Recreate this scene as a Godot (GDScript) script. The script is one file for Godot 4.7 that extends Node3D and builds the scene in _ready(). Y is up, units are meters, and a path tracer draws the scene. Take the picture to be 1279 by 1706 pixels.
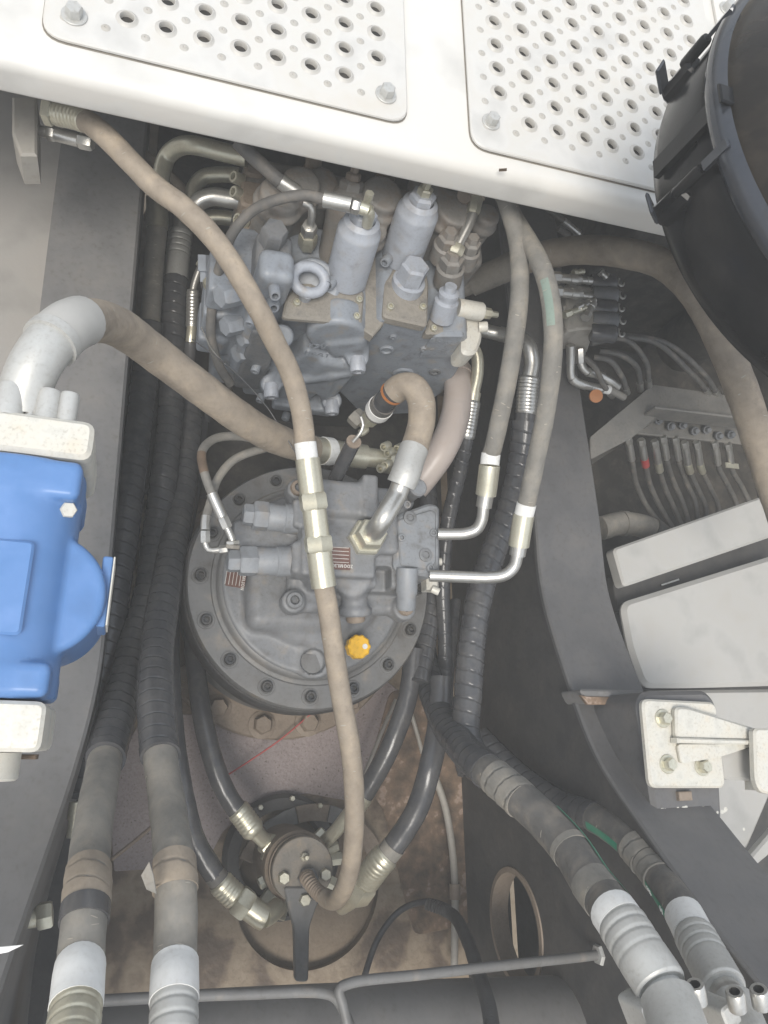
extends Node3D
# ---------------------------------------------------------------- camera frame (world: x = across the machine, y = up, z = towards its front; metres)
const FOCAL := 1289.0
const EYE := Vector3(-0.297494, 1.24112, 0.251302)
const RIGHT := Vector3(0.947755, 0.318454, 0.018635)
const DOWN := Vector3(0.072616, -0.27226, 0.95948)
const AHEAD := Vector3(0.310624, -0.907999, -0.281161)
var M := {}
var counts := {}
var offs := {}
var cache := {}
var rng := RandomNumberGenerator.new()

func ray(px: float, py: float) -> Vector3:
	return RIGHT * ((px - 640.0) / FOCAL) + DOWN * ((py - 853.0) / FOCAL) + AHEAD
func q(px: float, py: float, y: float) -> Vector3:      # the point of a horizontal plane of height y
	var r := ray(px, py)
	return EYE + r * ((y - EYE.y) / r.y)
func qz(px: float, py: float, z: float) -> Vector3:     # the point of an upright plane across the machine
	var r := ray(px, py)
	return EYE + r * ((z - EYE.z) / r.z)
func qx(px: float, py: float, x: float) -> Vector3:     # the point of an upright plane along the machine
	var r := ray(px, py)
	return EYE + r * ((x - EYE.x) / r.x)
func qd(px: float, py: float, d: float) -> Vector3:
	return EYE + ray(px, py) * d

# ---------------------------------------------------------------- mesh builder
class MB:
	var v := PackedVector3Array()
	var n := PackedVector3Array()
	func tri(a: Vector3, b: Vector3, c: Vector3, na: Vector3, nb: Vector3, nc: Vector3) -> void:
		var g := (b - a).cross(c - a)
		if g.length_squared() < 1e-16: return
		if g.dot(na + nb + nc) > 0.0:
			v.append(a); v.append(c); v.append(b); n.append(na); n.append(nc); n.append(nb)
		else:
			v.append(a); v.append(b); v.append(c); n.append(na); n.append(nb); n.append(nc)
	func flat(a: Vector3, b: Vector3, c: Vector3, out: Vector3) -> void:
		var g := (b - a).cross(c - a)
		if g.length_squared() < 1e-16: return
		g = g.normalized()
		if g.dot(out) < 0.0: g = -g
		tri(a, b, c, g, g, g)
	func quad(a: Vector3, b: Vector3, c: Vector3, d: Vector3, out: Vector3) -> void:
		flat(a, b, c, out); flat(a, c, d, out)
	func mesh() -> ArrayMesh:
		var arr := []
		arr.resize(Mesh.ARRAY_MAX)
		arr[Mesh.ARRAY_VERTEX] = v
		arr[Mesh.ARRAY_NORMAL] = n
		var m := ArrayMesh.new()
		m.add_surface_from_arrays(Mesh.PRIMITIVE_TRIANGLES, arr)
		return m

func basis_y(d: Vector3) -> Basis:                      # a basis whose y axis runs along d
	var y := d.normalized()
	var h := Vector3(0, 0, 1) if absf(y.z) < 0.8 else Vector3(1, 0, 0)
	var x := y.cross(h).normalized()
	return Basis(x, y, x.cross(y).normalized())

# a surface of rows of rings: rows[i] are closed rings round centres c[i]; soft normals
func rings(mb: MB, rows: Array, cs: PackedVector3Array, cap0 := true, cap1 := true) -> void:
	var nr := rows.size()
	var s: int = rows[0].size()
	var nn := []
	for i in nr:
		var a := PackedVector3Array()
		a.resize(s)
		var r0: PackedVector3Array = rows[maxi(i - 1, 0)]
		var r1: PackedVector3Array = rows[mini(i + 1, nr - 1)]
		var rr: PackedVector3Array = rows[i]
		for j in s:
			var g := (r1[j] - r0[j]).cross(rr[(j + 1) % s] - rr[(j + s - 1) % s])
			var o := rr[j] - cs[i]
			g = g.normalized() if g.length_squared() > 1e-18 else o.normalized()
			if g.dot(o) < 0.0: g = -g
			a[j] = g
		nn.append(a)
	for i in nr - 1:
		var p: PackedVector3Array = rows[i]
		var t: PackedVector3Array = rows[i + 1]
		var np: PackedVector3Array = nn[i]
		var nt: PackedVector3Array = nn[i + 1]
		for j in s:
			var k := (j + 1) % s
			mb.tri(p[j], p[k], t[k], np[j], np[k], nt[k])
			mb.tri(p[j], t[k], t[j], np[j], nt[k], nt[j])
	for e in 2:
		if e == 0 and not cap0 or e == 1 and not cap1: continue
		var i := 0 if e == 0 else nr - 1
		var out := cs[i] - cs[1 if e == 0 else nr - 2]
		var rr: PackedVector3Array = rows[i]
		for j in s:
			mb.flat(cs[i], rr[j], rr[(j + 1) % s], out)

# a tube along pts; rad(t along in metres, angle) through the style: 0 plain, 1 spiral wrap, 2 crimped ferrule, 3 corrugated, 4 slightly uneven
func tube(mb: MB, pts: PackedVector3Array, r: float, style := 0, sides := 20, cap := true, r_end := -1.0) -> void:
	var n := pts.size()
	if n < 2: return
	var rows := []
	var y := (pts[1] - pts[0]).normalized()
	var b := basis_y(y)
	var x := b.x
	var along := 0.0
	var total := 0.0
	for i in n - 1: total += pts[i].distance_to(pts[i + 1])
	for i in n:
		if i > 0: along += pts[i].distance_to(pts[i - 1])
		var d := (pts[mini(i + 1, n - 1)] - pts[maxi(i - 1, 0)]).normalized()
		x = (x - d * x.dot(d)).normalized()
		var z := x.cross(d)
		var row := PackedVector3Array()
		var rr := r if r_end < 0.0 else lerpf(r, r_end, along / maxf(total, 1e-6))
		for j in sides:
			var a := TAU * j / sides
			var m := rr
			match style:
				1:
					var ph := fposmod((along + 0.002 * sin(along * 23.0)) / 0.021 - a / TAU, 1.0)
					m = rr * (1.0 + 0.05 * (1.0 - ph) - 0.06 * exp(-pow((ph - 0.97) / 0.05, 2.0)) + 0.02 * sin(along * 41.0 + a * 2.0))
				2:
					var e := minf(along, total - along)
					m = rr * (1.0 - 0.1 * exp(-e * e / 6e-6) - 0.045 * pow(0.5 + 0.5 * cos(along / 0.0062 * TAU), 3.0) * clampf((e - 0.005) * 300.0, 0.0, 1.0))
				5:
					var e := minf(along, total - along)
					m = rr * (1.0 - 0.08 * exp(-e * e / 8e-6) - 0.05 * pow(0.5 + 0.5 * cos(along / 0.013 * TAU), 6.0) * clampf((e - 0.006) * 200.0, 0.0, 1.0) * smoothstep(0.62, 0.5, along / total))
				3:
					m = rr * (1.0 + 0.1 * cos(along / 0.0052 * TAU))
				4:
					m = rr * (1.0 + 0.012 * sin(along * 37.0 + a) + 0.01 * sin(along * 83.0 - 2.0 * a) + 0.008 * sin(along * 190.0 + 3.0 * a))
			row.append(pts[i] + (x * cos(a) + z * sin(a)) * m)
		rows.append(row)
	rings(mb, rows, pts, cap, cap)

# profile [radius, height] turned round the y axis of xf; corners sharper than 35 degrees stay hard
func lathe(mb: MB, xf: Transform3D, prof: Array, sides := 32, facet := false) -> void:
	var m := prof.size()
	var sn := []                                        # segment normals (r, h)
	for i in m - 1:
		var d := Vector2(prof[i + 1][0] - prof[i][0], prof[i + 1][1] - prof[i][1])
		sn.append(Vector2(d.y, -d.x).normalized())
	for i in m - 1:
		if Vector2(prof[i + 1][0] - prof[i][0], prof[i + 1][1] - prof[i][1]).length() < 1e-7: continue
		var n0: Vector2 = sn[i]
		var n1: Vector2 = sn[i]
		if i > 0 and sn[i - 1].dot(sn[i]) > 0.8: n0 = (sn[i - 1] + sn[i]).normalized()
		if i < m - 2 and sn[i + 1].dot(sn[i]) > 0.8: n1 = (sn[i + 1] + sn[i]).normalized()
		for j in sides:
			var a0 := TAU * j / sides
			var a1 := TAU * (j + 1) / sides
			var c0 := Vector3(cos(a0), 0, sin(a0))
			var c1 := Vector3(cos(a1), 0, sin(a1))
			var e0 := c0
			var e1 := c1
			if facet:
				e0 = (c0 + c1).normalized(); e1 = e0
			var up := Vector3.UP
			var p00: Vector3 = xf * (c0 * prof[i][0] + up * prof[i][1])
			var p10: Vector3 = xf * (c1 * prof[i][0] + up * prof[i][1])
			var p01: Vector3 = xf * (c0 * prof[i + 1][0] + up * prof[i + 1][1])
			var p11: Vector3 = xf * (c1 * prof[i + 1][0] + up * prof[i + 1][1])
			var w := xf.basis
			var m00 := (w * (e0 * n0.x + up * n0.y)).normalized()
			var m10 := (w * (e1 * n0.x + up * n0.y)).normalized()
			var m01 := (w * (e0 * n1.x + up * n1.y)).normalized()
			var m11 := (w * (e1 * n1.x + up * n1.y)).normalized()
			mb.tri(p00, p10, p11, m00, m10, m11)
			mb.tri(p00, p11, p01, m00, m11, m01)

# profile runs from the bottom to the top and normals point outwards for a profile drawn upwards on the outside
func spin(prof: Array, xf := Transform3D(), sides := 32, facet := false) -> ArrayMesh:
	var mb := MB.new()
	lathe(mb, xf, prof, sides, facet)
	return mb.mesh()

func axis(a: Vector3, b: Vector3) -> Transform3D:       # y from a towards b
	return Transform3D(basis_y(b - a), a)

# a polygon (x, z of xf; extruded along its y from h0 to h1) with chamfered top and bottom edges
func prism(mb: MB, poly: PackedVector2Array, xf: Transform3D, h0: float, h1: float, bev := 0.002) -> void:
	var n := poly.size()
	var area := 0.0
	for i in n: area += poly[i].cross(poly[(i + 1) % n])
	if area < 0.0: poly.reverse()
	var ins := PackedVector2Array()
	var outn := PackedVector2Array()
	for i in n:
		var e := (poly[(i + 1) % n] - poly[i]).normalized()
		outn.append(Vector2(e.y, -e.x))
	for i in n:
		var a := outn[(i + n - 1) % n]
		var b := outn[i]
		var s := (a + b)
		s = s.normalized() / maxf(0.35, s.normalized().dot(b))
		ins.append(poly[i] - s * bev)
	var up := xf.basis.y.normalized()
	var T := Geometry2D.triangulate_polygon(ins)
	if T.is_empty():
		ins = poly.duplicate()
		T = Geometry2D.triangulate_polygon(ins)
		if T.is_empty(): print('no cap ', poly)
	for k in range(0, T.size(), 3):
		for e in 2:
			var h := h1 if e else h0
			mb.flat(xf * Vector3(ins[T[k]].x, h, ins[T[k]].y), xf * Vector3(ins[T[k + 1]].x, h, ins[T[k + 1]].y), xf * Vector3(ins[T[k + 2]].x, h, ins[T[k + 2]].y), up if e else -up)
	for i in n:
		var k := (i + 1) % n
		var o := outn[i]
		var oa := o
		var ob := o
		if outn[(i + n - 1) % n].dot(o) > 0.8: oa = (outn[(i + n - 1) % n] + o).normalized()
		if outn[k].dot(o) > 0.8: ob = (outn[k] + o).normalized()
		var w := xf.basis
		var na := (w * Vector3(oa.x, 0, oa.y)).normalized()
		var nb := (w * Vector3(ob.x, 0, ob.y)).normalized()
		var L := []
		for z in [[ins, h0], [poly, h0 + bev], [poly, h1 - bev], [ins, h1]]:
			L.append([xf * Vector3(z[0][i].x, z[1], z[0][i].y), xf * Vector3(z[0][k].x, z[1], z[0][k].y)])
		mb.tri(L[1][0], L[1][1], L[2][1], na, nb, nb)
		mb.tri(L[1][0], L[2][1], L[2][0], na, nb, na)
		for e in 2:
			var u := up if e else -up
			var ma := (na + u).normalized()
			var mc := (nb + u).normalized()
			var f: Array = L[2] if e else L[1]
			var g: Array = L[3] if e else L[0]
			mb.tri(f[0], f[1], g[1], ma, mc, mc)
			mb.tri(f[0], g[1], g[0], ma, mc, ma)

func rpoly(p: Array, r: float, seg := 4) -> PackedVector2Array:   # corners rounded by r
	var o := PackedVector2Array()
	var n := p.size()
	for i in n:
		var a: Vector2 = p[(i + n - 1) % n]
		var b: Vector2 = p[i]
		var c: Vector2 = p[(i + 1) % n]
		var t := minf(r, minf(a.distance_to(b), b.distance_to(c)) * 0.45)
		var s := b + (a - b).normalized() * t
		var e := b + (c - b).normalized() * t
		for k in seg + 1:
			var f := float(k) / seg
			o.append(s.lerp(b, f).lerp(b.lerp(e, f), f))
	return o

func box(mb: MB, xf: Transform3D, size: Vector3, bev := 0.002, rc := 0.0) -> void:
	var h := size / 2.0
	var p := [Vector2(-h.x, -h.z), Vector2(h.x, -h.z), Vector2(h.x, h.z), Vector2(-h.x, h.z)]
	prism(mb, rpoly(p, maxf(rc, bev * 2.6)) if rc > 0.0 else PackedVector2Array(p), xf, -h.y, h.y, bev)

func boxm(c: Vector3, size: Vector3, bev := 0.002, rc := 0.0, b := Basis()) -> ArrayMesh:
	var mb := MB.new()
	box(mb, Transform3D(b, c), size, bev, rc)
	return mb.mesh()

# horizontal slab whose outline is given by photograph points on the plane y
func slab(pts: Array, y: float, thick: float, bev := 0.002, rc := 0.0) -> ArrayMesh:
	var p := []
	for a in pts:
		var w := q(a[0], a[1], y)
		p.append(Vector2(w.x, w.z))
	var mb := MB.new()
	prism(mb, rpoly(p, maxf(rc, bev * 2.6)) if rc > 0.0 else PackedVector2Array(p), Transform3D(Basis(), Vector3(0, y, 0)), -thick, 0.0, bev)
	return mb.mesh()

# upright slab across the machine whose front face lies on the plane z
func wallslab(pts: Array, z: float, thick: float, bev := 0.002, rc := 0.0) -> ArrayMesh:
	var p := []
	for a in pts:
		var w := qz(a[0], a[1], z)
		p.append(Vector2(w.x, -w.y))
	var mb := MB.new()
	prism(mb, rpoly(p, maxf(rc, bev * 2.6)) if rc > 0.0 else PackedVector2Array(p), Transform3D(Basis(Vector3.RIGHT, Vector3(0, 0, 1), Vector3.DOWN), Vector3(0, 0, z)), -thick, 0.0, bev)
	return mb.mesh()

# ---------------------------------------------------------------- castings: smooth union of rounded boxes, cylinders; surface nets
func bx(c: Vector3, h: Vector3, r := 0.006, b := Basis()) -> Dictionary:
	return {"t": 0, "x": Transform3D(b, c), "h": h, "r": r}
func cy(a: Vector3, b: Vector3, r: float, rd := 0.004) -> Dictionary:
	return {"t": 1, "x": Transform3D(basis_y(b - a), (a + b) / 2.0), "h": Vector3(r, a.distance_to(b) / 2.0, r), "r": rd}
func cut(d: Dictionary) -> Dictionary:
	d.cut = true
	return d
func casting(prims: Array, cell: float, k := 0.006) -> ArrayMesh:
	var lo := Vector3.INF
	var hi := -Vector3.INF
	for p in prims:
		if p.has("cut"): continue
		var e: float = p.h.length() + 0.003
		var bb := AABB(p.x.origin, Vector3.ZERO)
		for s in 8:
			bb = bb.expand(p.x * Vector3(p.h.x * (1 if s & 1 else -1), p.h.y * (1 if s & 2 else -1), p.h.z * (1 if s & 4 else -1)))
		lo = lo.min(bb.position); hi = hi.max(bb.end)
	lo -= Vector3.ONE * cell * 2.5; hi += Vector3.ONE * cell * 2.5
	var nx := int((hi.x - lo.x) / cell) + 1
	var ny := int((hi.y - lo.y) / cell) + 1
	var nz := int((hi.z - lo.z) / cell) + 1
	var f := PackedFloat32Array()
	f.resize(nx * ny * nz)
	f.fill(0.02)
	for p in prims:
		var inv: Transform3D = p.x.affine_inverse()
		var h: Vector3 = p.h
		var r: float = p.r
		var pad := k * 1.2 + cell * 2.0
		var bb := AABB(p.x.origin, Vector3.ZERO)
		for s in 8:
			bb = bb.expand(p.x * Vector3(h.x * (1 if s & 1 else -1), h.y * (1 if s & 2 else -1), h.z * (1 if s & 4 else -1)))
		bb = bb.grow(pad)
		var i0 := maxi(0, int((bb.position.x - lo.x) / cell))
		var i1 := mini(nx - 1, int((bb.end.x - lo.x) / cell) + 1)
		var j0 := maxi(0, int((bb.position.y - lo.y) / cell))
		var j1 := mini(ny - 1, int((bb.end.y - lo.y) / cell) + 1)
		var k0 := maxi(0, int((bb.position.z - lo.z) / cell))
		var k1 := mini(nz - 1, int((bb.end.z - lo.z) / cell) + 1)
		var isbox: bool = p.t == 0
		var sub: bool = p.has("cut")
		var hr := h - Vector3.ONE * r
		var kk: float = 0.002 if sub else k
		for a in range(k0, k1 + 1):
			for b in range(j0, j1 + 1):
				var w := (a * ny + b) * nx
				for c in range(i0, i1 + 1):
					var l := inv * Vector3(lo.x + c * cell, lo.y + b * cell, lo.z + a * cell)
					var d: float
					if isbox:
						var u := l.abs() - hr
						d = u.max(Vector3.ZERO).length() + minf(maxf(u.x, maxf(u.y, u.z)), 0.0) - r
					else:
						var ux := sqrt(l.x * l.x + l.z * l.z) - hr.x
						var uy := absf(l.y) - hr.y
						d = sqrt(maxf(ux, 0.0) * maxf(ux, 0.0) + maxf(uy, 0.0) * maxf(uy, 0.0)) + minf(maxf(ux, uy), 0.0) - r
					var o := f[w + c]
					if sub:
						d = -d
						var g := clampf(0.5 - 0.5 * (d - o) / kk, 0.0, 1.0)
						f[w + c] = lerpf(d, o, g) + kk * g * (1.0 - g)
					else:
						var g := clampf(0.5 + 0.5 * (d - o) / kk, 0.0, 1.0)
						f[w + c] = lerpf(d, o, g) - kk * g * (1.0 - g)
	# surface nets
	var vid := {}
	var vp := PackedVector3Array()
	var vn := PackedVector3Array()
	var sxy := nx * ny
	for a in nz - 1:
		for b in ny - 1:
			var w := a * sxy + b * nx
			for c in nx - 1:
				var i := w + c
				var f0 := f[i]
				var f1 := f[i + 1]
				var f2 := f[i + nx]
				var f3 := f[i + nx + 1]
				var f4 := f[i + sxy]
				var f5 := f[i + sxy + 1]
				var f6 := f[i + sxy + nx]
				var f7 := f[i + sxy + nx + 1]
				var s := int(f0 < 0.0) + int(f1 < 0.0) + int(f2 < 0.0) + int(f3 < 0.0) + int(f4 < 0.0) + int(f5 < 0.0) + int(f6 < 0.0) + int(f7 < 0.0)
				if s == 0 or s == 8: continue
				var g := Vector3(f1 + f3 + f5 + f7 - f0 - f2 - f4 - f6, f2 + f3 + f6 + f7 - f0 - f1 - f4 - f5, f4 + f5 + f6 + f7 - f0 - f1 - f2 - f3)
				var av := (f0 + f1 + f2 + f3 + f4 + f5 + f6 + f7) / 8.0
				g /= 4.0 * cell
				var gl := g.length_squared()
				var off := Vector3.ZERO
				if gl > 0.05: off = (-g * av / gl).clamp(Vector3.ONE * -cell * 0.5, Vector3.ONE * cell * 0.5)
				vid[i] = vp.size()
				vp.append(Vector3(lo.x + (c + 0.5) * cell, lo.y + (b + 0.5) * cell, lo.z + (a + 0.5) * cell) + off)
				vn.append(g.normalized())
	var mb := MB.new()
	for a in range(1, nz - 1):
		for b in range(1, ny - 1):
			for c in range(1, nx - 1):
				var i := a * sxy + b * nx + c
				var s0 := f[i] < 0.0
				if s0 != (f[i + 1] < 0.0): emit(mb, vp, vn, vid[i], vid[i - nx], vid[i - nx - sxy], vid[i - sxy])
				if s0 != (f[i + nx] < 0.0): emit(mb, vp, vn, vid[i], vid[i - 1], vid[i - 1 - sxy], vid[i - sxy])
				if s0 != (f[i + sxy] < 0.0): emit(mb, vp, vn, vid[i], vid[i - 1], vid[i - 1 - nx], vid[i - nx])
	return mb.mesh()
func emit(mb: MB, vp: PackedVector3Array, vn: PackedVector3Array, a: int, b: int, c: int, d: int) -> void:
	mb.tri(vp[a], vp[b], vp[c], vn[a], vn[b], vn[c])
	mb.tri(vp[a], vp[c], vp[d], vn[a], vn[c], vn[d])

# ---------------------------------------------------------------- scene objects
func numbered(parent: Node, called: String) -> String:
	var key := str(parent.get_instance_id()) + called
	var c: int = counts.get(key, 0)
	counts[key] = c + 1
	return called if c == 0 else "%s_%03d" % [called, c]
func thing(called: String, label: String, category: String, at: Vector3, group := "") -> Node3D:
	var o := Node3D.new()
	o.name = numbered(self, called)
	add_child(o, true)
	o.position = at
	offs[o] = at
	o.set_meta("label", label)
	o.set_meta("category", category)
	if group: o.set_meta("group", group)
	return o
func part(parent: Node3D, called: String, mesh: Mesh, m: Material, xf := Transform3D()) -> MeshInstance3D:
	var o := MeshInstance3D.new()
	o.name = numbered(parent, called)
	o.mesh = mesh
	o.material_override = m
	parent.add_child(o, true)
	xf.origin -= offs.get(parent, Vector3.ZERO)
	o.transform = xf
	offs[o] = offs.get(parent, Vector3.ZERO) + xf.origin
	return o
func struct(called: String, mesh: Mesh, m: Material) -> MeshInstance3D:
	var o := part(self, called, mesh, m)
	o.set_meta("kind", "structure")
	return o

# curves through control points
func curve(cp: PackedVector3Array, a: float, b: float, step: float) -> PackedVector3Array:
	var o := PackedVector3Array()
	var n := cp.size()
	var span := 0.0
	for i in n - 1:
		var s := clampf(minf(b, i + 1.0) - maxf(a, float(i)), 0.0, 1.0)
		span += s * cp[i].distance_to(cp[i + 1])
	var cnt := maxi(2, int(span / step))
	for k in cnt + 1:
		var t := lerpf(a, b, float(k) / cnt)
		var i := clampi(int(t), 0, n - 2)
		o.append(cat(cp[i - 1] if i > 0 else cp[0] * 2.0 - cp[1], cp[i], cp[i + 1], cp[i + 2] if i < n - 2 else cp[n - 1] * 2.0 - cp[n - 2], t - i))
	return o
func cat(p0: Vector3, p1: Vector3, p2: Vector3, p3: Vector3, u: float) -> Vector3:   # centripetal Catmull-Rom
	var t0 := 0.0
	var t1 := t0 + maxf(sqrt(p0.distance_to(p1)), 1e-4)
	var t2 := t1 + maxf(sqrt(p1.distance_to(p2)), 1e-4)
	var t3 := t2 + maxf(sqrt(p2.distance_to(p3)), 1e-4)
	var t := lerpf(t1, t2, u)
	var a1 := p0 * ((t1 - t) / (t1 - t0)) + p1 * ((t - t0) / (t1 - t0))
	var a2 := p1 * ((t2 - t) / (t2 - t1)) + p2 * ((t - t1) / (t2 - t1))
	var a3 := p2 * ((t3 - t) / (t3 - t2)) + p3 * ((t - t2) / (t3 - t2))
	var b1 := a1 * ((t2 - t) / (t2 - t0)) + a2 * ((t - t0) / (t2 - t0))
	var b2 := a2 * ((t3 - t) / (t3 - t1)) + a3 * ((t - t1) / (t3 - t1))
	return b1 * ((t2 - t) / (t2 - t1)) + b2 * ((t - t1) / (t2 - t1))
# control points: [px, py, width in the photograph] of a round thing of that diameter, or a Vector3
func path(dia: float, spec: Array) -> PackedVector3Array:
	var o := PackedVector3Array()
	for s in spec: o.append(s if s is Vector3 else qd(s[0], s[1], dia * FOCAL / s[2]))
	return o
# a hose or pipe with its fittings: sections [from, to (control point numbers), part, material, radius factor, style]; style 9 is a hexagon nut
func hose(called: String, label: String, cat_: String, group: String, dia: float, spec: Array, secs: Array) -> Node3D:
	var cp := path(dia, spec)
	var t := thing(called, label, cat_, cp[0], group)
	sections(t, cp, dia, secs)
	for s in secs:
		if s[2] == "rubber_hose" and dia > 0.025: scuffs(t, cp, s[0] + 0.2, s[1] - 0.3, dia / 2.0 * s[4], 9)
	return t
func sections(t: Node3D, cp: PackedVector3Array, dia: float, secs: Array) -> void:
	for s in secs:
		var st: int = s[5] if s.size() > 5 else 0
		var r: float = dia / 2.0 * (s[4] if s.size() > 4 else 1.0)
		var mb := MB.new()
		if st == 9:
			var a := curve(cp, s[0], s[1], 1.0)
			var l := a[0].distance_to(a[a.size() - 1])
			lathe(mb, axis(a[0], a[a.size() - 1]), [[0, 0], [r * 0.9, 0], [r, l * 0.15], [r, l * 0.85], [r * 0.9, l], [0, l]], 6, true)
		else:
			var fine := 0.0018 if st == 1 else (0.0011 if st in [2, 3, 5] else 0.006)
			tube(mb, curve(cp, s[0], s[1], fine), r, st, 24 if r > 0.012 else (14 if r > 0.005 else 10))
		part(t, s[2], mb.mesh(), s[3])

# a narrow printed stripe that lies on a hose from control point a to b, on the side that faces d
func stripe(t: Node3D, called: String, cp: PackedVector3Array, a: float, b: float, r: float, d: Vector3, half: float, m: Material) -> void:
	var c := curve(cp, a, b, 0.006)
	var mb := MB.new()
	var prev := []
	for i in c.size():
		var tg := (c[mini(i + 1, c.size() - 1)] - c[maxi(i - 1, 0)]).normalized()
		var n := (d - tg * d.dot(tg)).normalized()
		var s := tg.cross(n)
		var row := []
		for k in 5:
			var an := (k - 2) / 2.0 * half / r
			row.append([c[i] + (n * cos(an) + s * sin(an)) * r, n * cos(an) + s * sin(an)])
		if i > 0:
			for k in 4:
				mb.tri(prev[k][0], prev[k + 1][0], row[k + 1][0], prev[k][1], prev[k + 1][1], row[k + 1][1])
				mb.tri(prev[k][0], row[k + 1][0], row[k][0], prev[k][1], row[k + 1][1], row[k][1])
		prev = row
	part(t, called, mb.mesh(), m)

# dusty nicks scattered over a hose, all in one part
func scuffs(t: Node3D, cp: PackedVector3Array, a: float, b: float, r: float, count: int) -> void:
	var mb := MB.new()
	for i in count:
		var u := rng.randf_range(a, b)
		var c := curve(cp, u, minf(u + 0.05, b), 0.01)
		var tg := (c[c.size() - 1] - c[0]).normalized()
		var n := (-AHEAD + RIGHT * rng.randf_range(-1.2, 1.2)).normalized()
		n = (n - tg * n.dot(tg)).normalized()
		var s := tg.cross(n)
		var w := rng.randf_range(0.0004, 0.0011)
		var l := rng.randf_range(0.0015, 0.005)
		var sl := rng.randf_range(-0.8, 0.8)
		var pts := []
		for k in 6:
			var an := TAU * k / 6.0
			var al := cos(an) * w + sin(an) * l * sl * 0.4
			var ar := sin(an) * l / r
			pts.append(c[0] + tg * al + (n * cos(ar) + s * sin(ar)) * (r * 1.016 + 0.0003))
		for k in range(1, 5): mb.flat(pts[0], pts[k], pts[k + 1], n)
	part(t, "dust_scuffs", mb.mesh(), M.scuff).set_meta("kind", "stuff")

# bolts (shared meshes)
func hexbolt(parent: Node3D, called: String, at: Vector3, up: Vector3, r: float, m: Material, washer := true) -> void:
	var key := "hex%.4f%s" % [r, washer]
	if not cache.has(key):
		var mb := MB.new()
		var h := r * 1.15
		var b := 0.0
		if washer:
			b = r * 0.25
			lathe(mb, Transform3D(), [[r * 1.45, -0.002], [r * 1.45, b - 0.0006], [r * 1.38, b], [0, b]], 24)
		lathe(mb, Transform3D(), [[r, b - 0.001], [r, b + h * 0.82], [r * 0.86, b + h], [0, b + h]], 6, true)
		cache[key] = mb.mesh()
	var bb := basis_y(up).rotated(up.normalized(), fmod(at.x * 137.0 + at.z * 61.0, 1.0) * 3.0)
	part(parent, called, cache[key], m, Transform3D(bb, at))
func capbolt(parent: Node3D, called: String, at: Vector3, up: Vector3, r: float, h: float, m: Material) -> void:
	var key := "cap%.4f%.4f" % [r, h]
	if not cache.has(key):
		var mb := MB.new()
		lathe(mb, Transform3D(), [[r, -0.002], [r, h * 0.86], [r * 0.88, h], [r * 0.55, h]], 20)
		lathe(mb, Transform3D(), [[r * 0.56, h], [r * 0.52, h * 0.4], [0, h * 0.4]], 6, true)
		cache[key] = mb.mesh()
	part(parent, called, cache[key], m, Transform3D(basis_y(up), at))
func textmesh(parent: Node3D, called: String, s: String, size: float, at: Vector3, right: Vector3, up: Vector3, m: Material) -> void:
	var tm := TextMesh.new()
	var sf := SystemFont.new()
	sf.font_names = PackedStringArray(["Droid Sans"])
	sf.font_weight = 700
	tm.font = sf
	tm.text = s
	tm.font_size = 32
	tm.pixel_size = size / 24.0
	tm.depth = 0.0006
	var r := right.normalized()
	var z := r.cross(up).normalized()
	part(parent, called, tm, m, Transform3D(Basis(r, z.cross(r), z), at))

# ---------------------------------------------------------------- materials
func noise(seed_: int, freq: float, octaves := 4) -> FastNoiseLite:
	var f := FastNoiseLite.new()
	f.seed = seed_
	f.frequency = freq
	f.noise_type = FastNoiseLite.TYPE_SIMPLEX_SMOOTH
	f.fractal_octaves = octaves
	return f
func ntex(seed_: int, freq: float, stops: Array, octaves := 4, size := 512) -> NoiseTexture2D:
	var t := NoiseTexture2D.new()
	t.width = size; t.height = size
	t.seamless = true
	t.noise = noise(seed_, freq, octaves)
	var g := Gradient.new()
	var o := PackedFloat32Array()
	var c := PackedColorArray()
	for s in stops:
		o.append(s[0]); c.append(s[1].linear_to_srgb() if s.size() < 3 else s[1])
	g.offsets = o; g.colors = c
	t.color_ramp = g
	return t
var bump_tex: NoiseTexture2D
var fine_tex: NoiseTexture2D
var mask_tex: NoiseTexture2D
func mat(key: String, base: Color, rough: float, metal := 0.0, dust := Color(0.3, 0.26, 0.21), amount := 0.4, bump := 0.25, scale_ := 4.0, grime := true) -> StandardMaterial3D:
	var m := StandardMaterial3D.new()
	m.resource_name = key
	var k := key.hash() % 1000
	var d1 := base.lerp(dust, amount * 0.35)
	var d2 := base.lerp(dust, amount)
	m.albedo_texture = ntex(k, 0.008, [[0.0, base * 0.82], [0.42, base], [0.56, d1], [0.68, base.lerp(dust, amount * 0.2)], [1.0, d2]], 6)
	m.roughness = rough
	m.metallic = metal
	m.uv1_triplanar = true
	m.uv1_world_triplanar = true
	m.uv1_scale = Vector3.ONE * scale_
	m.uv1_offset = Vector3(k * 0.013, k * 0.029, k * 0.007)
	m.detail_enabled = grime
	m.detail_blend_mode = BaseMaterial3D.BLEND_MODE_MUL
	m.detail_albedo = fine_tex
	m.detail_mask = mask_tex
	if bump > 0.0:
		m.normal_enabled = true
		m.normal_texture = bump_tex
		m.normal_scale = bump
	M[key] = m
	return m
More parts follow.
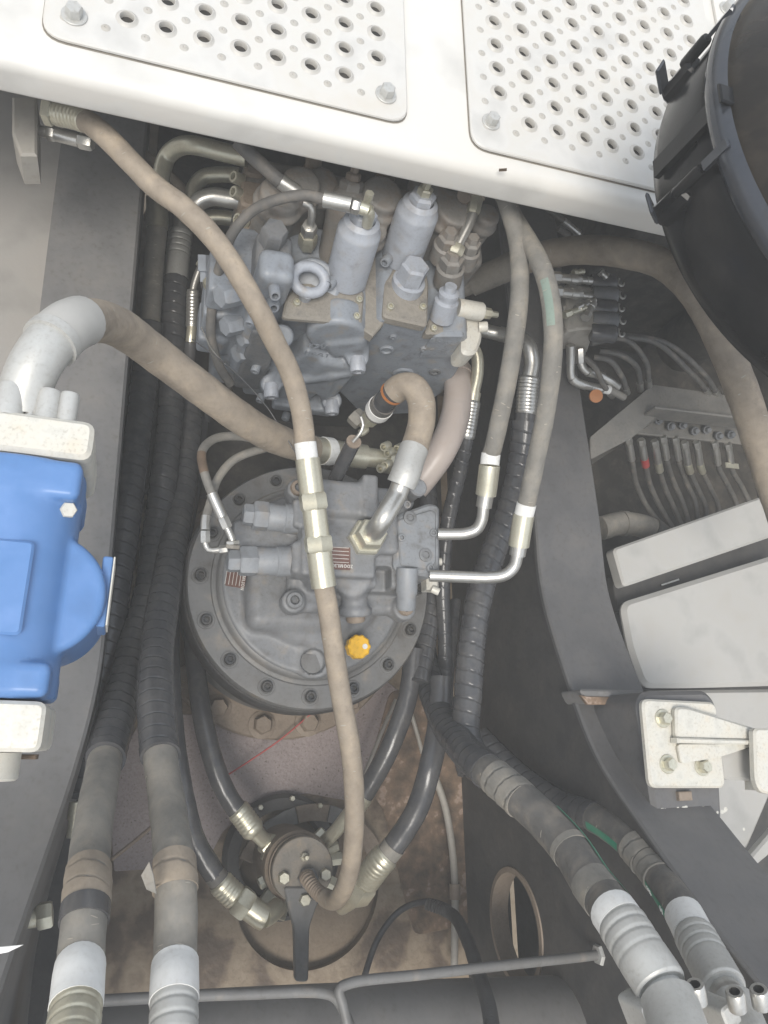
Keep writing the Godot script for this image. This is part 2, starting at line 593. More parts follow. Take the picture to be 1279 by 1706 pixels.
func make_materials() -> void:
	fine_tex = ntex(7, 0.06, [[0.0, Color(0.8, 0.78, 0.75), 1], [0.4, Color(0.97, 0.97, 0.97), 1], [1.0, Color(1, 1, 1), 1]], 3)
	mask_tex = ntex(9, 0.01, [[0.0, Color(0.2, 0.2, 0.2), 1], [1.0, Color(1, 1, 1), 1]], 3)
	bump_tex = ntex(11, 0.035, [[0.0, Color.BLACK, 1], [1.0, Color.WHITE, 1]], 5)
	bump_tex.as_normal_map = true
	bump_tex.bump_strength = 3.0
	var tan_ := Color(0.36, 0.31, 0.25)
	mat("deck", Color(0.6, 0.587, 0.555), 0.4, 0.0, Color(0.66, 0.6, 0.5), 0.35, 0.04, 1.6, false)
	mat("dimple", Color(0.42, 0.405, 0.375), 0.7, 0.0, Color(0.3, 0.27, 0.22), 0.5, 0.1)
	mat("bore", Color(0.02, 0.019, 0.018), 0.8, 0.0, tan_, 0.2, 0.1)  # near black for the tread holes; their shade is put into the colour
	mat("frame", Color(0.16, 0.157, 0.155), 0.55, 0.0, tan_, 0.16, 0.12, 2.5)
	mat("frame_dark", Color(0.052, 0.051, 0.051), 0.6, 0.0, tan_, 0.12, 0.15, 3.0)
	mat("panel", Color(0.33, 0.31, 0.28), 0.6, 0.0, tan_, 0.3, 0.1, 2.0)
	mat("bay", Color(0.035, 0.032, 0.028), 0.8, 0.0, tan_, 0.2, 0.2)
	mat("bay_brown", Color(0.1, 0.075, 0.055), 0.8, 0.0, tan_, 0.4, 0.2)
	mat("floor", Color(0.3, 0.245, 0.19), 0.6, 0.0, Color(0.05, 0.035, 0.025), 0.75, 0.4, 3.0)
	mat("primer", Color(0.4, 0.35, 0.355), 0.4, 0.0, Color(0.09, 0.06, 0.05), 0.6, 0.5, 5.0)
	mat("rust", Color(0.27, 0.16, 0.09), 0.7, 0.0, Color(0.07, 0.045, 0.03), 0.6, 0.5, 6.0)
	mat("brown", Color(0.25, 0.2, 0.155), 0.6, 0.0, Color(0.09, 0.06, 0.04), 0.5, 0.3, 6.0)
	mat("motor", Color(0.19, 0.197, 0.207), 0.5, 0.0, Color(0.24, 0.225, 0.2), 0.3, 0.25, 5.0)
	mat("motor_light", Color(0.24, 0.255, 0.275), 0.5, 0.0, Color(0.28, 0.26, 0.23), 0.3, 0.22, 5.0)
	mat("motor_ring", Color(0.155, 0.154, 0.152), 0.5, 0.0, tan_, 0.14, 0.15, 4.0)
	mat("valve", Color(0.265, 0.285, 0.315), 0.45, 0.0, tan_, 0.3, 0.22, 5.0)
	mat("valve_pale", Color(0.35, 0.375, 0.42), 0.45, 0.0, tan_, 0.25, 0.15, 6.0)
	mat("valve_dark", Color(0.13, 0.137, 0.147), 0.5, 0.0, tan_, 0.3, 0.25, 5.0)
	mat("valve_dust", Color(0.25, 0.228, 0.195), 0.7, 0.0, Color(0.1, 0.095, 0.09), 0.7, 0.3, 7.0)
	mat("blue", Color(0.085, 0.19, 0.405), 0.36, 0.0, Color(0.2, 0.32, 0.6), 0.3, 0.04, 3.0, false)
	mat("cream", Color(0.58, 0.565, 0.51), 0.5, 0.1, Color(0.6, 0.5, 0.36), 0.4, 0.12, 6.0)
	mat("zinc", Color(0.6, 0.58, 0.47), 0.36, 0.65, Color(0.4, 0.33, 0.24), 0.5, 0.15, 8.0)
	mat("steel", Color(0.56, 0.55, 0.52), 0.34, 0.8, Color(0.4, 0.36, 0.3), 0.4, 0.1, 8.0)
	mat("cast_alu", Color(0.5, 0.5, 0.48), 0.5, 0.4, tan_, 0.2, 0.15, 6.0)
	mat("rubber_tan", Color(0.28, 0.245, 0.205), 0.75, 0.0, Color(0.33, 0.27, 0.2), 0.7, 0.5, 9.0)
	mat("rubber_grey", Color(0.25, 0.24, 0.22), 0.7, 0.0, Color(0.3, 0.27, 0.23), 0.6, 0.5, 9.0)
	mat("rubber_dark", Color(0.17, 0.163, 0.15), 0.65, 0.0, Color(0.24, 0.21, 0.175), 0.6, 0.5, 9.0)
	mat("sleeve", Color(0.06, 0.061, 0.066), 0.25, 0.0, Color(0.2, 0.185, 0.16), 0.45, 0.15, 6.0)
	mat("black", Color(0.009, 0.0095, 0.011), 0.22, 0.0, Color(0.1, 0.09, 0.08), 0.15, 0.06, 4.0)
	mat("black_cap", Color(0.014, 0.012, 0.01), 0.18, 0.0, Color(0.14, 0.11, 0.08), 0.3, 0.1, 4.0)
	mat("bead", Color(0.035, 0.04, 0.05), 0.12, 0.25, tan_, 0.06, 0.03, 4.0)
	mat("tank", Color(0.41, 0.402, 0.38), 0.5, 0.0, Color(0.34, 0.3, 0.25), 0.25, 0.05, 2.0, false)
	mat("label_white", Color(0.72, 0.72, 0.7), 0.6, 0.0, tan_, 0.2, 0.05)
	mat("yellow", Color(0.85, 0.48, 0.02), 0.4, 0.0, tan_, 0.15, 0.05)
	mat("green", Color(0.02, 0.22, 0.13), 0.55, 0.0, tan_, 0.3, 0.1)
	mat("red", Color(0.4, 0.05, 0.05), 0.5, 0.0, tan_, 0.3, 0.05)
	mat("orange", Color(0.4, 0.14, 0.03), 0.6, 0.0, tan_, 0.3, 0.1)
	mat("plate_print", Color(0.16, 0.085, 0.07), 0.35, 0.3, tan_, 0.2, 0.05)
	mat("plate_letter", Color(0.62, 0.6, 0.56), 0.4, 0.2, tan_, 0.2, 0.0)
	M.primer.albedo_texture = ntex(31, 0.04, [[0.0, Color(0.2, 0.16, 0.15)], [0.3, Color(0.25, 0.205, 0.198)], [0.5, Color(0.28, 0.235, 0.228)], [0.8, Color(0.26, 0.215, 0.205)], [0.84, Color(0.14, 0.11, 0.1)], [1.0, Color(0.06, 0.045, 0.04)]], 4)
	M.floor.albedo_texture = ntex(32, 0.006, [[0.0, Color(0.075, 0.055, 0.04)], [0.34, Color(0.11, 0.08, 0.057)], [0.52, Color(0.22, 0.17, 0.12)], [0.72, Color(0.27, 0.215, 0.155)], [1.0, Color(0.16, 0.12, 0.085)]], 5)
	M.rust.albedo_texture = ntex(33, 0.007, [[0.0, Color(0.06, 0.042, 0.03)], [0.42, Color(0.13, 0.09, 0.06)], [0.7, Color(0.2, 0.135, 0.09)], [0.8, Color(0.33, 0.25, 0.2)], [1.0, Color(0.3, 0.2, 0.14)]], 5)
	mat("faded_green", Color(0.2, 0.27, 0.23), 0.7, 0.0, tan_, 0.4, 0.1)
	mat("valve_grimy", Color(0.2, 0.19, 0.175), 0.6, 0.0, Color(0.2, 0.13, 0.08), 0.7, 0.3, 6.0)
	mat("bolt_black", Color(0.06, 0.06, 0.06), 0.35, 0.4, tan_, 0.3, 0.1)
	mat("scuff", Color(0.36, 0.33, 0.28), 0.85, 0.0, tan_, 0.3, 0.2)
	for k in [["rubber_tan", Color(0.16, 0.13, 0.1), Color(0.28, 0.235, 0.185), Color(0.4, 0.325, 0.24)], ["rubber_grey", Color(0.11, 0.106, 0.098), Color(0.2, 0.19, 0.17), Color(0.31, 0.275, 0.225)], ["rubber_dark", Color(0.06, 0.059, 0.057), Color(0.11, 0.106, 0.1), Color(0.23, 0.2, 0.165)]]:
		M[k[0]].albedo_texture = ntex(k[0].hash() % 900, 0.011, [[0.0, k[1].lerp(k[2], 0.3)], [0.3, k[1].lerp(k[2], 0.75)], [0.48, k[2]], [0.62, k[2].lerp(k[3], 0.25)], [0.8, k[2].lerp(k[3], 0.65)], [1.0, k[3]]], 7)
		M[k[0]].uv1_scale = Vector3.ONE * 5.0
	for k in ["black", "black_cap"]: M[k].metallic_specular = 0.3
	mat("frame_right", Color(0.105, 0.104, 0.106), 0.5, 0.0, tan_, 0.12, 0.1, 2.5)
	mat("tread", Color(0.55, 0.54, 0.515), 0.4, 0.0, Color(0.5, 0.45, 0.37), 0.45, 0.04, 2.2, false)
	mat("tread_rim", Color(0.47, 0.455, 0.425), 0.45, 0.0, Color(0.35, 0.31, 0.25), 0.4, 0.05, 6.0, false)
	mat("swivel_plate", Color(0.16, 0.145, 0.125), 0.5, 0.0, Color(0.28, 0.22, 0.15), 0.5, 0.25, 7.0)
	mat("dish", Color(0.25, 0.195, 0.14), 0.6, 0.0, Color(0.12, 0.085, 0.06), 0.6, 0.3, 4.0)
	for k in [["valve", Color(0.235, 0.255, 0.285), 0.009], ["motor", Color(0.185, 0.19, 0.198), 0.009], ["motor_ring", Color(0.15, 0.149, 0.147), 0.007], ["motor_light", Color(0.235, 0.248, 0.265), 0.009], ["valve_pale", Color(0.35, 0.373, 0.415), 0.008]]:
		var c: Color = k[1]
		M[k[0]].albedo_texture = ntex(k[0].hash() % 800, k[2], [[0.0, c.lerp(Color(0.07, 0.06, 0.05), 0.6)], [0.24, c.lerp(Color(0.08, 0.07, 0.06), 0.22)], [0.4, c * 0.97], [0.58, c], [0.72, c.lerp(Color(0.3, 0.26, 0.21), 0.16)], [0.84, c.lerp(Color(0.3, 0.25, 0.19), 0.4)], [1.0, c.lerp(Color(0.32, 0.27, 0.21), 0.7)]], 7)
	mat("side_panel", Color(0.3, 0.285, 0.265), 0.6, 0.0, tan_, 0.2, 0.08, 2.0, false)
	mat("manifold", Color(0.17, 0.163, 0.15), 0.6, 0.0, tan_, 0.25, 0.1, 4.0)
	mat("suction", Color(0.4, 0.35, 0.32), 0.4, 0.0, Color(0.3, 0.22, 0.16), 0.4, 0.1, 5.0, false)
	mat("deck_grime", Color(0.2, 0.18, 0.15), 0.8, 0.0, tan_, 0.4, 0.1)  # dark tone paints the shadow gap round plate edges, with some grime
	mat("ground", Color(0.25, 0.2, 0.14), 0.9, 0.0, tan_, 0.5, 0.4, 1.0)

# ================================================================ the scene
func _ready() -> void:
	rng.seed = 20
	var cam := Camera3D.new()
	cam.name = "camera"
	cam.transform = Transform3D(Basis(RIGHT, -DOWN, -AHEAD).orthonormalized(), EYE)
	cam.fov = rad_to_deg(2.0 * atan(853.0 / FOCAL))
	cam.near = 0.02
	cam.far = 60.0
	add_child(cam)
	cam.current = true
	var we := WorldEnvironment.new()
	we.name = "environment"
	var env := Environment.new()
	env.background_mode = Environment.BG_SKY
	var sky := Sky.new()
	var sm := ProceduralSkyMaterial.new()
	sm.sky_top_color = Color(0.69, 0.72, 0.765)
	sm.sky_horizon_color = Color(0.825, 0.83, 0.83)
	sm.sky_curve = 0.2
	sm.ground_bottom_color = Color(0.35, 0.32, 0.28)
	sm.ground_horizon_color = Color(0.6, 0.58, 0.54)
	sm.sky_energy_multiplier = 1.0
	sky.sky_material = sm
	env.sky = sky
	env.tonemap_mode = Environment.TONE_MAPPER_LINEAR
	env.tonemap_exposure = 2.3
	env.sdfgi_enabled = true
	env.ssao_enabled = true
	env.ssil_enabled = true
	env.fog_enabled = true
	env.fog_light_color = Color(0.94, 0.94, 0.93)
	env.fog_density = 0.065
	we.environment = env
	add_child(we)
	var sun := DirectionalLight3D.new()
	sun.name = "sun"
	sun.light_energy = 0.5
	sun.light_color = Color(1.0, 0.98, 0.95)
	sun.light_angular_distance = 25.0
	sun.shadow_enabled = true
	add_child(sun)
	sun.look_at_from_position(Vector3(-0.8, 2.5, 1.05), Vector3.ZERO)
	make_materials()
	build_frame()
	build_deck()
	build_motor()
	build_valve()
	build_swivel()
	build_blue()
	build_drum()
	build_right()
	build_hoses()
	build_small()

func build_frame() -> void:
	struct("ground", boxm(Vector3(0, -1.45, 0), Vector3(60, 0.1, 60), 0.01), M.ground)
	# floor of the slewing frame, with the round opening for the centre swivel
	var mb := MB.new()
	var fy := -0.29
	var hc := q(515, 1480, fy)
	var hr := 0.135
	var outer := []
	var N := 64
	for i in N:
		var a := TAU * i / N
		var d := Vector2(cos(a), sin(a))
		var t := minf(0.40 / maxf(absf(d.x), 0.001), (0.62 if d.y > 0.0 else 1.6) / maxf(absf(d.y), 0.001))
		outer.append(Vector2(clampf(hc.x + d.x * t, -0.44, 0.46), clampf(hc.z + d.y * t, -1.2, 1.05)))
	for i in N:
		var k := (i + 1) % N
		var a0 := TAU * i / N
		var a1 := TAU * k / N
		var i0 := Vector3(hc.x + cos(a0) * hr, fy, hc.z + sin(a0) * hr)
		var i1 := Vector3(hc.x + cos(a1) * hr, fy, hc.z + sin(a1) * hr)
		var o0 := Vector3(outer[i].x, fy, outer[i].y)
		var o1 := Vector3(outer[k].x, fy, outer[k].y)
		mb.quad(i0, i1, o1, o0, Vector3.UP)
		var dn := Vector3(0, -0.018, 0)
		mb.quad(i0 + dn, i1 + dn, o1 + dn, o0 + dn, Vector3.DOWN)
		mb.quad(i0, i1, i1 + dn, i0 + dn, hc - i0)
	struct("frame_floor", mb.mesh(), M.floor)
	struct("slew_ring_well", spin([[0.0, -0.312], [0.24, -0.312], [0.24, -0.322], [0.245, -0.322], [0.245, -0.34], [0.0, -0.34]], Transform3D(Basis(), Vector3(hc.x, 0, hc.z)), 48), M.dish)
	struct("primer_floor_plate", slab([[325, 1190], [420, 1130], [640, 1130], [700, 1180], [640, 1270], [585, 1335], [510, 1322], [430, 1338], [372, 1385], [345, 1436], [280, 1446], [190, 1452], [180, 1300], [240, 1190]], -0.286, 0.003, 0.001, 0.004), M.primer)
	struct("rear_painted_shade", boxm(Vector3(0.03, -0.284, -0.685), Vector3(0.66, 0.006, 0.93), 0.001), M.bay)  # near-black sheet added over the floor; shade behind the motor painted as colour
	struct("left_darkening_sheet", boxm(Vector3(-0.375, -0.282, 0.7), Vector3(0.16, 0.01, 0.75), 0.002), M.frame_dark)  # dark sheet added over the floor to darken this strip
	struct("rusty_floor_plate", slab([[650, 1150], [750, 1150], [785, 1400], [785, 1540], [690, 1560], [668, 1470], [640, 1350], [608, 1306]], -0.284, 0.003, 0.001, 0.02), M.rust)
	# bay behind the valve and under the deck
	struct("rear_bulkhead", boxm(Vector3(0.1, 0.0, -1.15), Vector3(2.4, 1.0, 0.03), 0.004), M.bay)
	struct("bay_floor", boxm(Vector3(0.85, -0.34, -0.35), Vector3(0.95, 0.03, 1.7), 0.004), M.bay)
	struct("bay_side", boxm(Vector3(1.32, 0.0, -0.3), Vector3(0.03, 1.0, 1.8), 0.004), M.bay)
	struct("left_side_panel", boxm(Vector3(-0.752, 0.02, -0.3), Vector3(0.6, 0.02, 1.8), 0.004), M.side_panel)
	# boom brackets: boxed plates whose top rises towards the front
	for side in 2:
		var t := thing("boom_bracket", "dark grey boxed boom bracket wall on the left under the blue flow meter" if side == 0 else "dark grey curved boom bracket with round hole, right of the slewing motor", "bracket", Vector3(-0.38 if side == 0 else 0.44, -0.29, 0.1))
		var prof: Array = [[-1.1, 0.02], [-0.5, 0.06], [-0.13, 0.09], [0.01, 0.095], [0.165, 0.153], [0.282, 0.216], [0.378, 0.317], [0.47, 0.426], [0.55, 0.53], [0.66, 0.6], [0.9, 0.64]]
		if side == 0: prof = [[-1.1, 0.06], [-0.5, 0.09], [-0.13, 0.1], [0.1, 0.14], [0.282, 0.22], [0.378, 0.31], [0.47, 0.41], [0.6, 0.53], [0.9, 0.6]]
		var cp := PackedVector3Array()
		for s in prof: cp.append(Vector3(0, s[1], s[0]))
		var pts := curve(cp, 0, cp.size() - 1, 0.02)
		var x0 := -0.45 if side == 0 else 0.38
		var x1 := -0.32 if side == 0 else 0.51
		if side == 0:
			var m4 := MB.new()
			for i in pts.size() - 1:
				var A := pts[i]
				var B := pts[i + 1]
				var xa := -0.318 - 0.075 * smoothstep(0.12, 0.62, A.z)
				var xb := -0.318 - 0.075 * smoothstep(0.12, 0.62, B.z)
				var c := 0.004
				m4.quad(Vector3(x0, A.y, A.z), Vector3(x0, B.y, B.z), Vector3(xb - c, B.y, B.z), Vector3(xa - c, A.y, A.z), Vector3.UP)
				m4.quad(Vector3(xa - c, A.y, A.z), Vector3(xb - c, B.y, B.z), Vector3(xb, B.y - c, B.z), Vector3(xa, A.y - c, A.z), Vector3(1, 1, 0))
				m4.quad(Vector3(xa, A.y - c, A.z), Vector3(xb, B.y - c, B.z), Vector3(xb, -0.29, B.z), Vector3(xa, -0.29, A.z), Vector3.RIGHT)
				m4.quad(Vector3(x0, A.y, A.z), Vector3(x0, B.y, B.z), Vector3(x0, -0.29, B.z), Vector3(x0, -0.29, A.z), Vector3.LEFT)
			part(t, "box_plate", m4.mesh(), M.frame)
		else:
			# inner web with the round hole, cap plate on top, outer web
			var hz := 0.565
			var hy := -0.085
			var hrad := 0.085
			var web := PackedVector2Array()
			for p in pts: web.append(Vector2(p.z, p.y - 0.014))
			web.append(Vector2(0.9, -0.29)); web.append(Vector2(-1.1, -0.29))
			# the web as radial strips from the hole to its outline, ordered by angle
			var m3 := MB.new()
			var rim := MB.new()
			var NN := 160
			var ring_in := []
			var ring_out := []
			for i in NN:
				var a := TAU * i / NN
				var d := Vector2(cos(a), sin(a))
				var best := 5.0
				for e in web.size():
					var hit = Geometry2D.segment_intersects_segment(Vector2(hz, hy), Vector2(hz, hy) + d * 4.0, web[e], web[(e + 1) % web.size()])
					if hit != null: best = minf(best, Vector2(hz, hy).distance_to(hit))
				ring_in.append(Vector2(hz, hy) + d * hrad)
				ring_out.append(Vector2(hz, hy) + d * best)
			for i in NN:
				var k := (i + 1) % NN
				for xx in [0.3795, 0.4095]:
					m3.quad(Vector3(xx, ring_in[i].y, ring_in[i].x), Vector3(xx, ring_in[k].y, ring_in[k].x), Vector3(xx, ring_out[k].y, ring_out[k].x), Vector3(xx, ring_out[i].y, ring_out[i].x), Vector3(-1 if xx < 0.4 else 1, 0, 0))
				rim.quad(Vector3(0.377, ring_in[i].y, ring_in[i].x), Vector3(0.377, ring_in[k].y, ring_in[k].x), Vector3(0.41, ring_in[k].y, ring_in[k].x), Vector3(0.41, ring_in[i].y, ring_in[i].x), Vector3(0, hy - ring_in[i].y, hz - ring_in[i].x))
			part(t, "inner_web", m3.mesh(), M.frame_dark)
			var rm := MB.new()
			lathe(rm, Transform3D(basis_y(Vector3.LEFT), Vector3(0.38, hy, hz)), [[hrad + 0.01, 0.0], [hrad + 0.009, 0.003], [hrad, 0.0035], [hrad, -0.03]], 64)
			part(t, "hole_rim", rm.mesh(), M.brown)
			var mt := MB.new()
			var cap := PackedVector2Array()
			for p in pts: cap.append(Vector2(p.z, p.y))
			for i in range(pts.size() - 1, -1, -1): cap.append(Vector2(pts[i].z, pts[i].y - 0.014))
			prism(mt, cap, Transform3D(Basis(Vector3(0, 0, 1), Vector3(1, 0, 0), Vector3(0, 1, 0)), Vector3.ZERO), x0 - 0.004, x1, 0.003)
			part(t, "cap_plate", mt.mesh(), M.frame_right)
			var mo := MB.new()
			prism(mo, web, Transform3D(Basis(Vector3(0, 0, 1), Vector3(1, 0, 0), Vector3(0, 1, 0)), Vector3.ZERO), x1 - 0.025, x1 - 0.003, 0.003)
			part(t, "outer_web", mo.mesh(), M.frame_right)
			part(t, "bottom_plate", boxm(Vector3(0.447, -0.31, -0.1), Vector3(0.072, 0.02, 2.0), 0.002), M.bay)

func build_deck() -> void:
	var t := thing("deck_platform", "cream white steel deck with perforated tread plates across the top", "platform", Vector3(0, 0.5, -0.445))
	# folded sheet swept along x
	var pr := []
	pr.append(Vector2(-1.3, 0.5))
	for i in 7:
		var a := PI / 2 * i / 6.0
		pr.append(Vector2(-0.445 - 0.016 + 0.016 * sin(a), 0.5 - 0.016 + 0.016 * cos(a)))
	for i in 5:
		var a := PI / 2 * i / 4.0
		pr.append(Vector2(-0.445 - 0.006 + 0.006 * cos(a), 0.452 + 0.006 - 0.006 * sin(a)))
	pr.append(Vector2(-0.452, 0.452)); pr.append(Vector2(-0.452, 0.494)); pr.append(Vector2(-1.3, 0.494))
	var mb := MB.new()
	prism(mb, PackedVector2Array(pr), Transform3D(Basis(Vector3(0, 0, 1), Vector3(1, 0, 0), Vector3(0, 1, 0)), Vector3.ZERO), -1.1, 1.15, 0.0005)
	part(t, "folded_sheet", mb.mesh(), M.deck)
	for pl in [[-0.427, -0.004, -0.486, -0.384, -0.535, 9, 6, -1], [0.083, 0.508, -0.476, 0.127, -0.5315, 9, 10, 1]]:
		tread_plate(t, pl[0], pl[1], pl[2], pl[3], pl[4], pl[5], pl[6], pl[7] > 0)
	part(t, "rust_chip", boxm(qz(838, 283, -0.4452) , Vector3(0.01, 0.005, 0.0012), 0.0004, 0.0, Basis(Vector3(0, 0, 1), 0.4)), M.rust)
	var seam := boxm(Vector3(0.72, 0.503, -0.9), Vector3(0.38, 0.006, 0.85), 0.001, 0.02)
	var pp := part(t, "tread_plate", seam, M.deck)
	hexbolt(pp, "bolt", Vector3(0.553, 0.506, -0.865), Vector3.UP, 0.0095, M.cast_alu)

func tread_plate(t: Node3D, x0: float, x1: float, zf: float, hx: float, hz: float, nc: int, nr: int, right: bool) -> void:
	var px := 0.0425
	var pz := 0.04
	var y := 0.506
	var zb := hz - pz * (nr - 0.5) - 0.06
	var mb := MB.new()
	var ol := rpoly([Vector2(x0, zb), Vector2(x1, zb), Vector2(x1, zf), Vector2(x0, zf)], 0.026, 6)
	# hole field: rows back from hz, columns from hx
	var fx0 := hx - px / 2
	var fx1 := hx + px * (nc - 0.5)
	var fz1 := hz + pz / 2
	var fz0 := hz - pz * (nr - 0.5)
	var oi := rpoly([Vector2(x0 + 0.0015, zb + 0.0015), Vector2(x1 - 0.0015, zb + 0.0015), Vector2(x1 - 0.0015, zf - 0.0015), Vector2(x0 + 0.0015, zf - 0.0015)], 0.0245, 6)
	for i in ol.size():
		var k := (i + 1) % ol.size()
		var c := Vector2((x0 + x1) / 2, (zf + zb) / 2)
		var og := ol[i] - c
		mb.quad(Vector3(ol[i].x, 0.5018, ol[i].y), Vector3(ol[k].x, 0.5018, ol[k].y), Vector3(ol[k].x, y - 0.0015, ol[k].y), Vector3(ol[i].x, y - 0.0015, ol[i].y), Vector3(og.x, 0, og.y))
		mb.quad(Vector3(oi[i].x, y, oi[i].y), Vector3(oi[k].x, y, oi[k].y), Vector3(ol[k].x, y - 0.0015, ol[k].y), Vector3(ol[i].x, y - 0.0015, ol[i].y), Vector3(og.x, 0.2, og.y))
		var a := Vector2(clampf(oi[i].x, fx0, fx1), clampf(oi[i].y, fz0, fz1))
		var b := Vector2(clampf(oi[k].x, fx0, fx1), clampf(oi[k].y, fz0, fz1))
		mb.quad(Vector3(oi[i].x, y, oi[i].y), Vector3(oi[k].x, y, oi[k].y), Vector3(b.x, y, b.y), Vector3(a.x, y, a.y), Vector3.UP)
	var R := 0.0125
	var holes := []
	for r in nr:
		for c in nc:
			var o := Vector3(hx + px * c, y, hz - pz * r)
			if r == 0 and (c == 0 or c == nc - 1):
				mb.quad(o + Vector3(-px, 0, -pz) / 2, o + Vector3(px, 0, -pz) / 2, o + Vector3(px, 0, pz) / 2, o + Vector3(-px, 0, pz) / 2, Vector3.UP)
				continue
			holes.append(o)
			for k in 24:
				var a0 := TAU * k / 24
				var a1 := TAU * (k + 1) / 24
				var d0 := Vector3(cos(a0), 0, sin(a0))
				var d1 := Vector3(cos(a1), 0, sin(a1))
				var e0 := d0 * minf(px / 2 / maxf(absf(d0.x), 1e-4), pz / 2 / maxf(absf(d0.z), 1e-4))
				var e1 := d1 * minf(px / 2 / maxf(absf(d1.x), 1e-4), pz / 2 / maxf(absf(d1.z), 1e-4))
				mb.quad(o + d0 * R, o + d1 * R, o + e1, o + e0, Vector3.UP)
				if absf(d0.x / px) > absf(d0.z / pz) != (absf(d1.x / px) > absf(d1.z / pz)):
					var cr := o + Vector3(signf(d0.x + d1.x) * px / 2, 0, signf(d0.z + d1.z) * pz / 2)
					mb.flat(o + e0, cr, o + e1, Vector3.UP)
	var p := part(t, "tread_plate", mb.mesh(), M.tread)
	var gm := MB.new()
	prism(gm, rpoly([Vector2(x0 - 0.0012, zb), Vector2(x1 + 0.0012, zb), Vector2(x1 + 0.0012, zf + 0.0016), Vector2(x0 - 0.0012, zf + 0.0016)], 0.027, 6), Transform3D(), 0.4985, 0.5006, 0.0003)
	part(p, "gap_shade_and_dirt", gm.mesh(), M.deck_grime)  # painted dark rim: shadow gap under the plate edge, plus dirt
	if not cache.has("rim"):
		cache.rim = spin([[0.0126, -0.0002], [0.0112, 0.0006], [0.0095, 0.0022], [0.009, 0.003], [0.0083, 0.003], [0.0078, 0.0022], [0.0077, -0.005]], Transform3D(), 24)
		cache.dim = spin([[0.0062, -0.0003], [0.0048, 0.0008], [0.003, 0.0017], [0.0012, 0.002], [0.0, 0.0005]], Transform3D(), 14)
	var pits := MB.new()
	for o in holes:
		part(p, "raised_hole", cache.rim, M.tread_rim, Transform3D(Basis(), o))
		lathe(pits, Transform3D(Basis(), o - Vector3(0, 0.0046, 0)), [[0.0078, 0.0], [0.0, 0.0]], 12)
	part(p, "painted_hole_shade", pits.mesh(), M.bore).set_meta("kind", "stuff")  # added dark discs inside the holes, shade painted as colour
	var dm := MB.new()
	for r in range(-1, nr):
		for c in range(-1, nc):
			var o := Vector3(hx + px * (c + 0.5), y, hz - pz * (r + 0.5))
			if o.x < x0 + 0.02 or o.x > x1 - 0.02 or o.z > zf - 0.02: continue
			lathe(dm, Transform3D(Basis(), o), [[0.0058, -0.0003], [0.0046, 0.0004], [0.0032, 0.0012], [0.0018, 0.0014], [0.001, 0.0004], [0.0, 0.0]], 12)
	part(p, "anti_slip_dimples", dm.mesh(), M.dimple).set_meta("kind", "stuff")
	if right:
		for o in [[0.112, -0.519], [0.478, -0.875], [0.478, -0.519]]: hexbolt(p, "bolt", Vector3(o[0], y, o[1]), Vector3.UP, 0.0088, M.cast_alu)
	else:
		for o in [[-0.396, -0.52], [-0.033, -0.52]]: hexbolt(p, "bolt", Vector3(o[0], y, o[1]), Vector3.UP, 0.0095, M.cast_alu)

